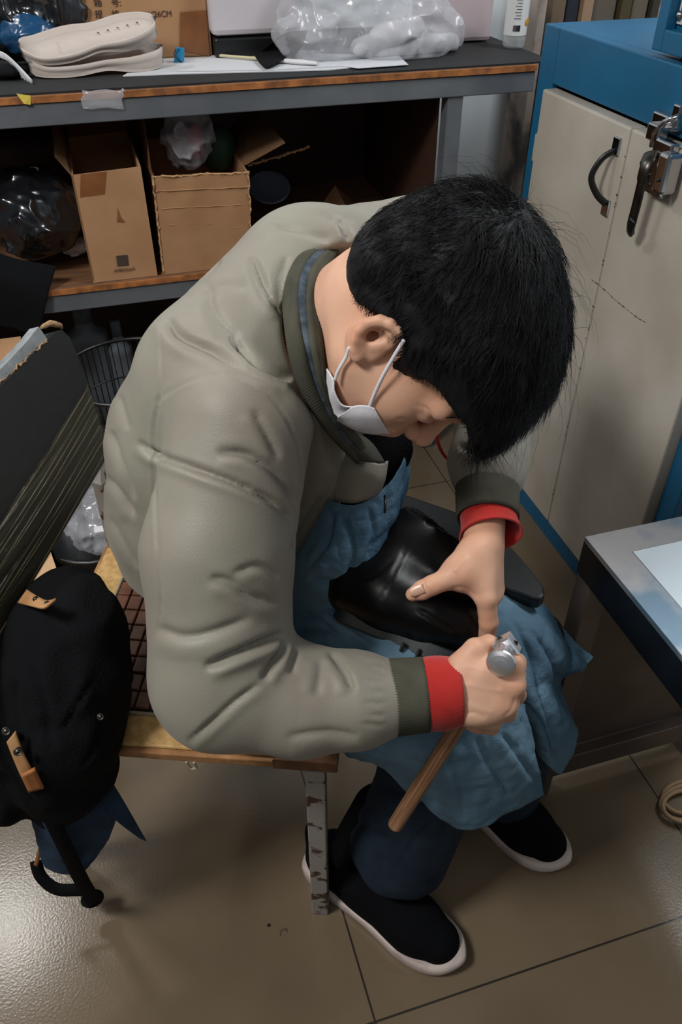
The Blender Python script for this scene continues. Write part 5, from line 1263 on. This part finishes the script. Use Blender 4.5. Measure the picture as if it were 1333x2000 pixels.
strapband([ff_([(30, 1428, .915), (46, 1470, .925), (62, 1500, .935), (84, 1538, .96)], -.016), ff_([(14, 1448, .92), (26, 1480, .925), (42, 1518, .935), (56, 1546, .96)], -.016)], 'leather_tab', M['tanleather'], bgp)
strapband([ff_([(68, 1500, .931), (86, 1538, .956)], -.018), ff_([(42, 1514, .931), (56, 1545, .956)], -.018)], 'orange_patch', M['orange_edge'], bgp, .0035)
for (x, y, d, rr) in ((70, 1170, .928, .0036), (92, 1179, .918, .0034), (35, 1468, .914, .005), (196, 1400, .925, .004), (12, 1428, .925, .005)):
    p = W(x, y, D=d-.020); n = CO-p; n /= np.linalg.norm(n); n = n*.6+np.array((0, -.6, .5)); n /= np.linalg.norm(n); a = np.cross(n, (1, 0, 0)); a /= np.linalg.norm(a)
    MB().lathe(p, [(0, .0016), (rr*.35, .0018), (rr*.45, .0006), (rr*.7, .0006), (rr*.85, .0018), (rr, .0), (rr, -.002)], 20, ax=(a, np.cross(n, a), n)).build('snap_button', M['darksteel'], bgp, smooth=True)
# blue denim cloth hanging below
G = crinkle(grid_patch([ff_([(50, 1540, 1.03), (100, 1560, 1.02), (150, 1540, 1.03), (200, 1500, 1.04)]), ff_([(62, 1600, 1.06), (110, 1620, 1.04), (165, 1600, 1.05), (232, 1570, 1.07)]),
     ff_([(75, 1660, 1.10), (120, 1670, 1.09), (170, 1650, 1.10), (215, 1630, 1.10), (262, 1612, 1.11)][:4]), ff_([(90, 1692, 1.13), (125, 1706, 1.13), (165, 1700, 1.13), (195, 1660, 1.13)])], 10, 10), .004, 18, 95)
vv, ff = sheet(G, .003); dn = newobj('blue_cloth', vv, ff, M['bluecloth']); tag(dn, 'blue denim cloth hanging down under the black bag', 'cloth')
vv, ff = sheet(grid_patch([ff_([(185, 1530, 1.04), (215, 1520, 1.05)]), ff_([(215, 1590, 1.07), (248, 1575, 1.08)]), ff_([(272, 1636, 1.12), (286, 1642, 1.13)])], 6, 8), .003); newobj('corner', vv, ff, M['bluecloth'], dn)
# webbing strap loop
def ribbon(pts, wpx, name, m, parent, D0=None, th=.0022):
    P = catmull([(x, y, d) for x, y, d in pts], 6); rows = [[], []]
    for i in range(len(P)):
        t = P[min(i+1, len(P)-1), :2]-P[max(i-1, 0), :2]; t = t/np.linalg.norm(t); n = np.array((-t[1], t[0]))
        for k, s in ((0, 1), (1, -1)): rows[k].append(W(P[i, 0]+n[0]*wpx*s/2, P[i, 1]+n[1]*wpx*s/2, D=P[i, 2]))
    G = np.array([rows[0], [(a+b)/2 for a, b in zip(*rows)], rows[1]]); vv, ff = sheet(G, th); return newobj(name, vv, ff, m, parent)
ribbon([(66, 1540, .955), (95, 1590, .985), (130, 1660, 1.045), (165, 1730, 1.15), (188, 1765, 1.24)], 30, 'webbing_strap', M['blackcloth'], bgp)
ribbon([(70, 1682, 1.18), (80, 1712, 1.20), (110, 1736, 1.21), (150, 1738, 1.215), (175, 1738, 1.22)], 24, 'webbing_strap', M['blackcloth'], bgp)
ribbon([(94, 1606, 1.05), (86, 1632, 1.09), (76, 1668, 1.15), (70, 1690, 1.18)], 8, 'orange_trim', M['orange_edge'], bgp)
ribbon([(115, 1590, 1.03), (140, 1568, 1.02), (180, 1532, 1.02)], 7, 'orange_trim', M['orange_edge'], bgp)
blob('strap_end', W(180, 1755, D=1.245), (.018, .014, .010), M['blackcloth'], parent=bgp, amp=.1, h=.003)
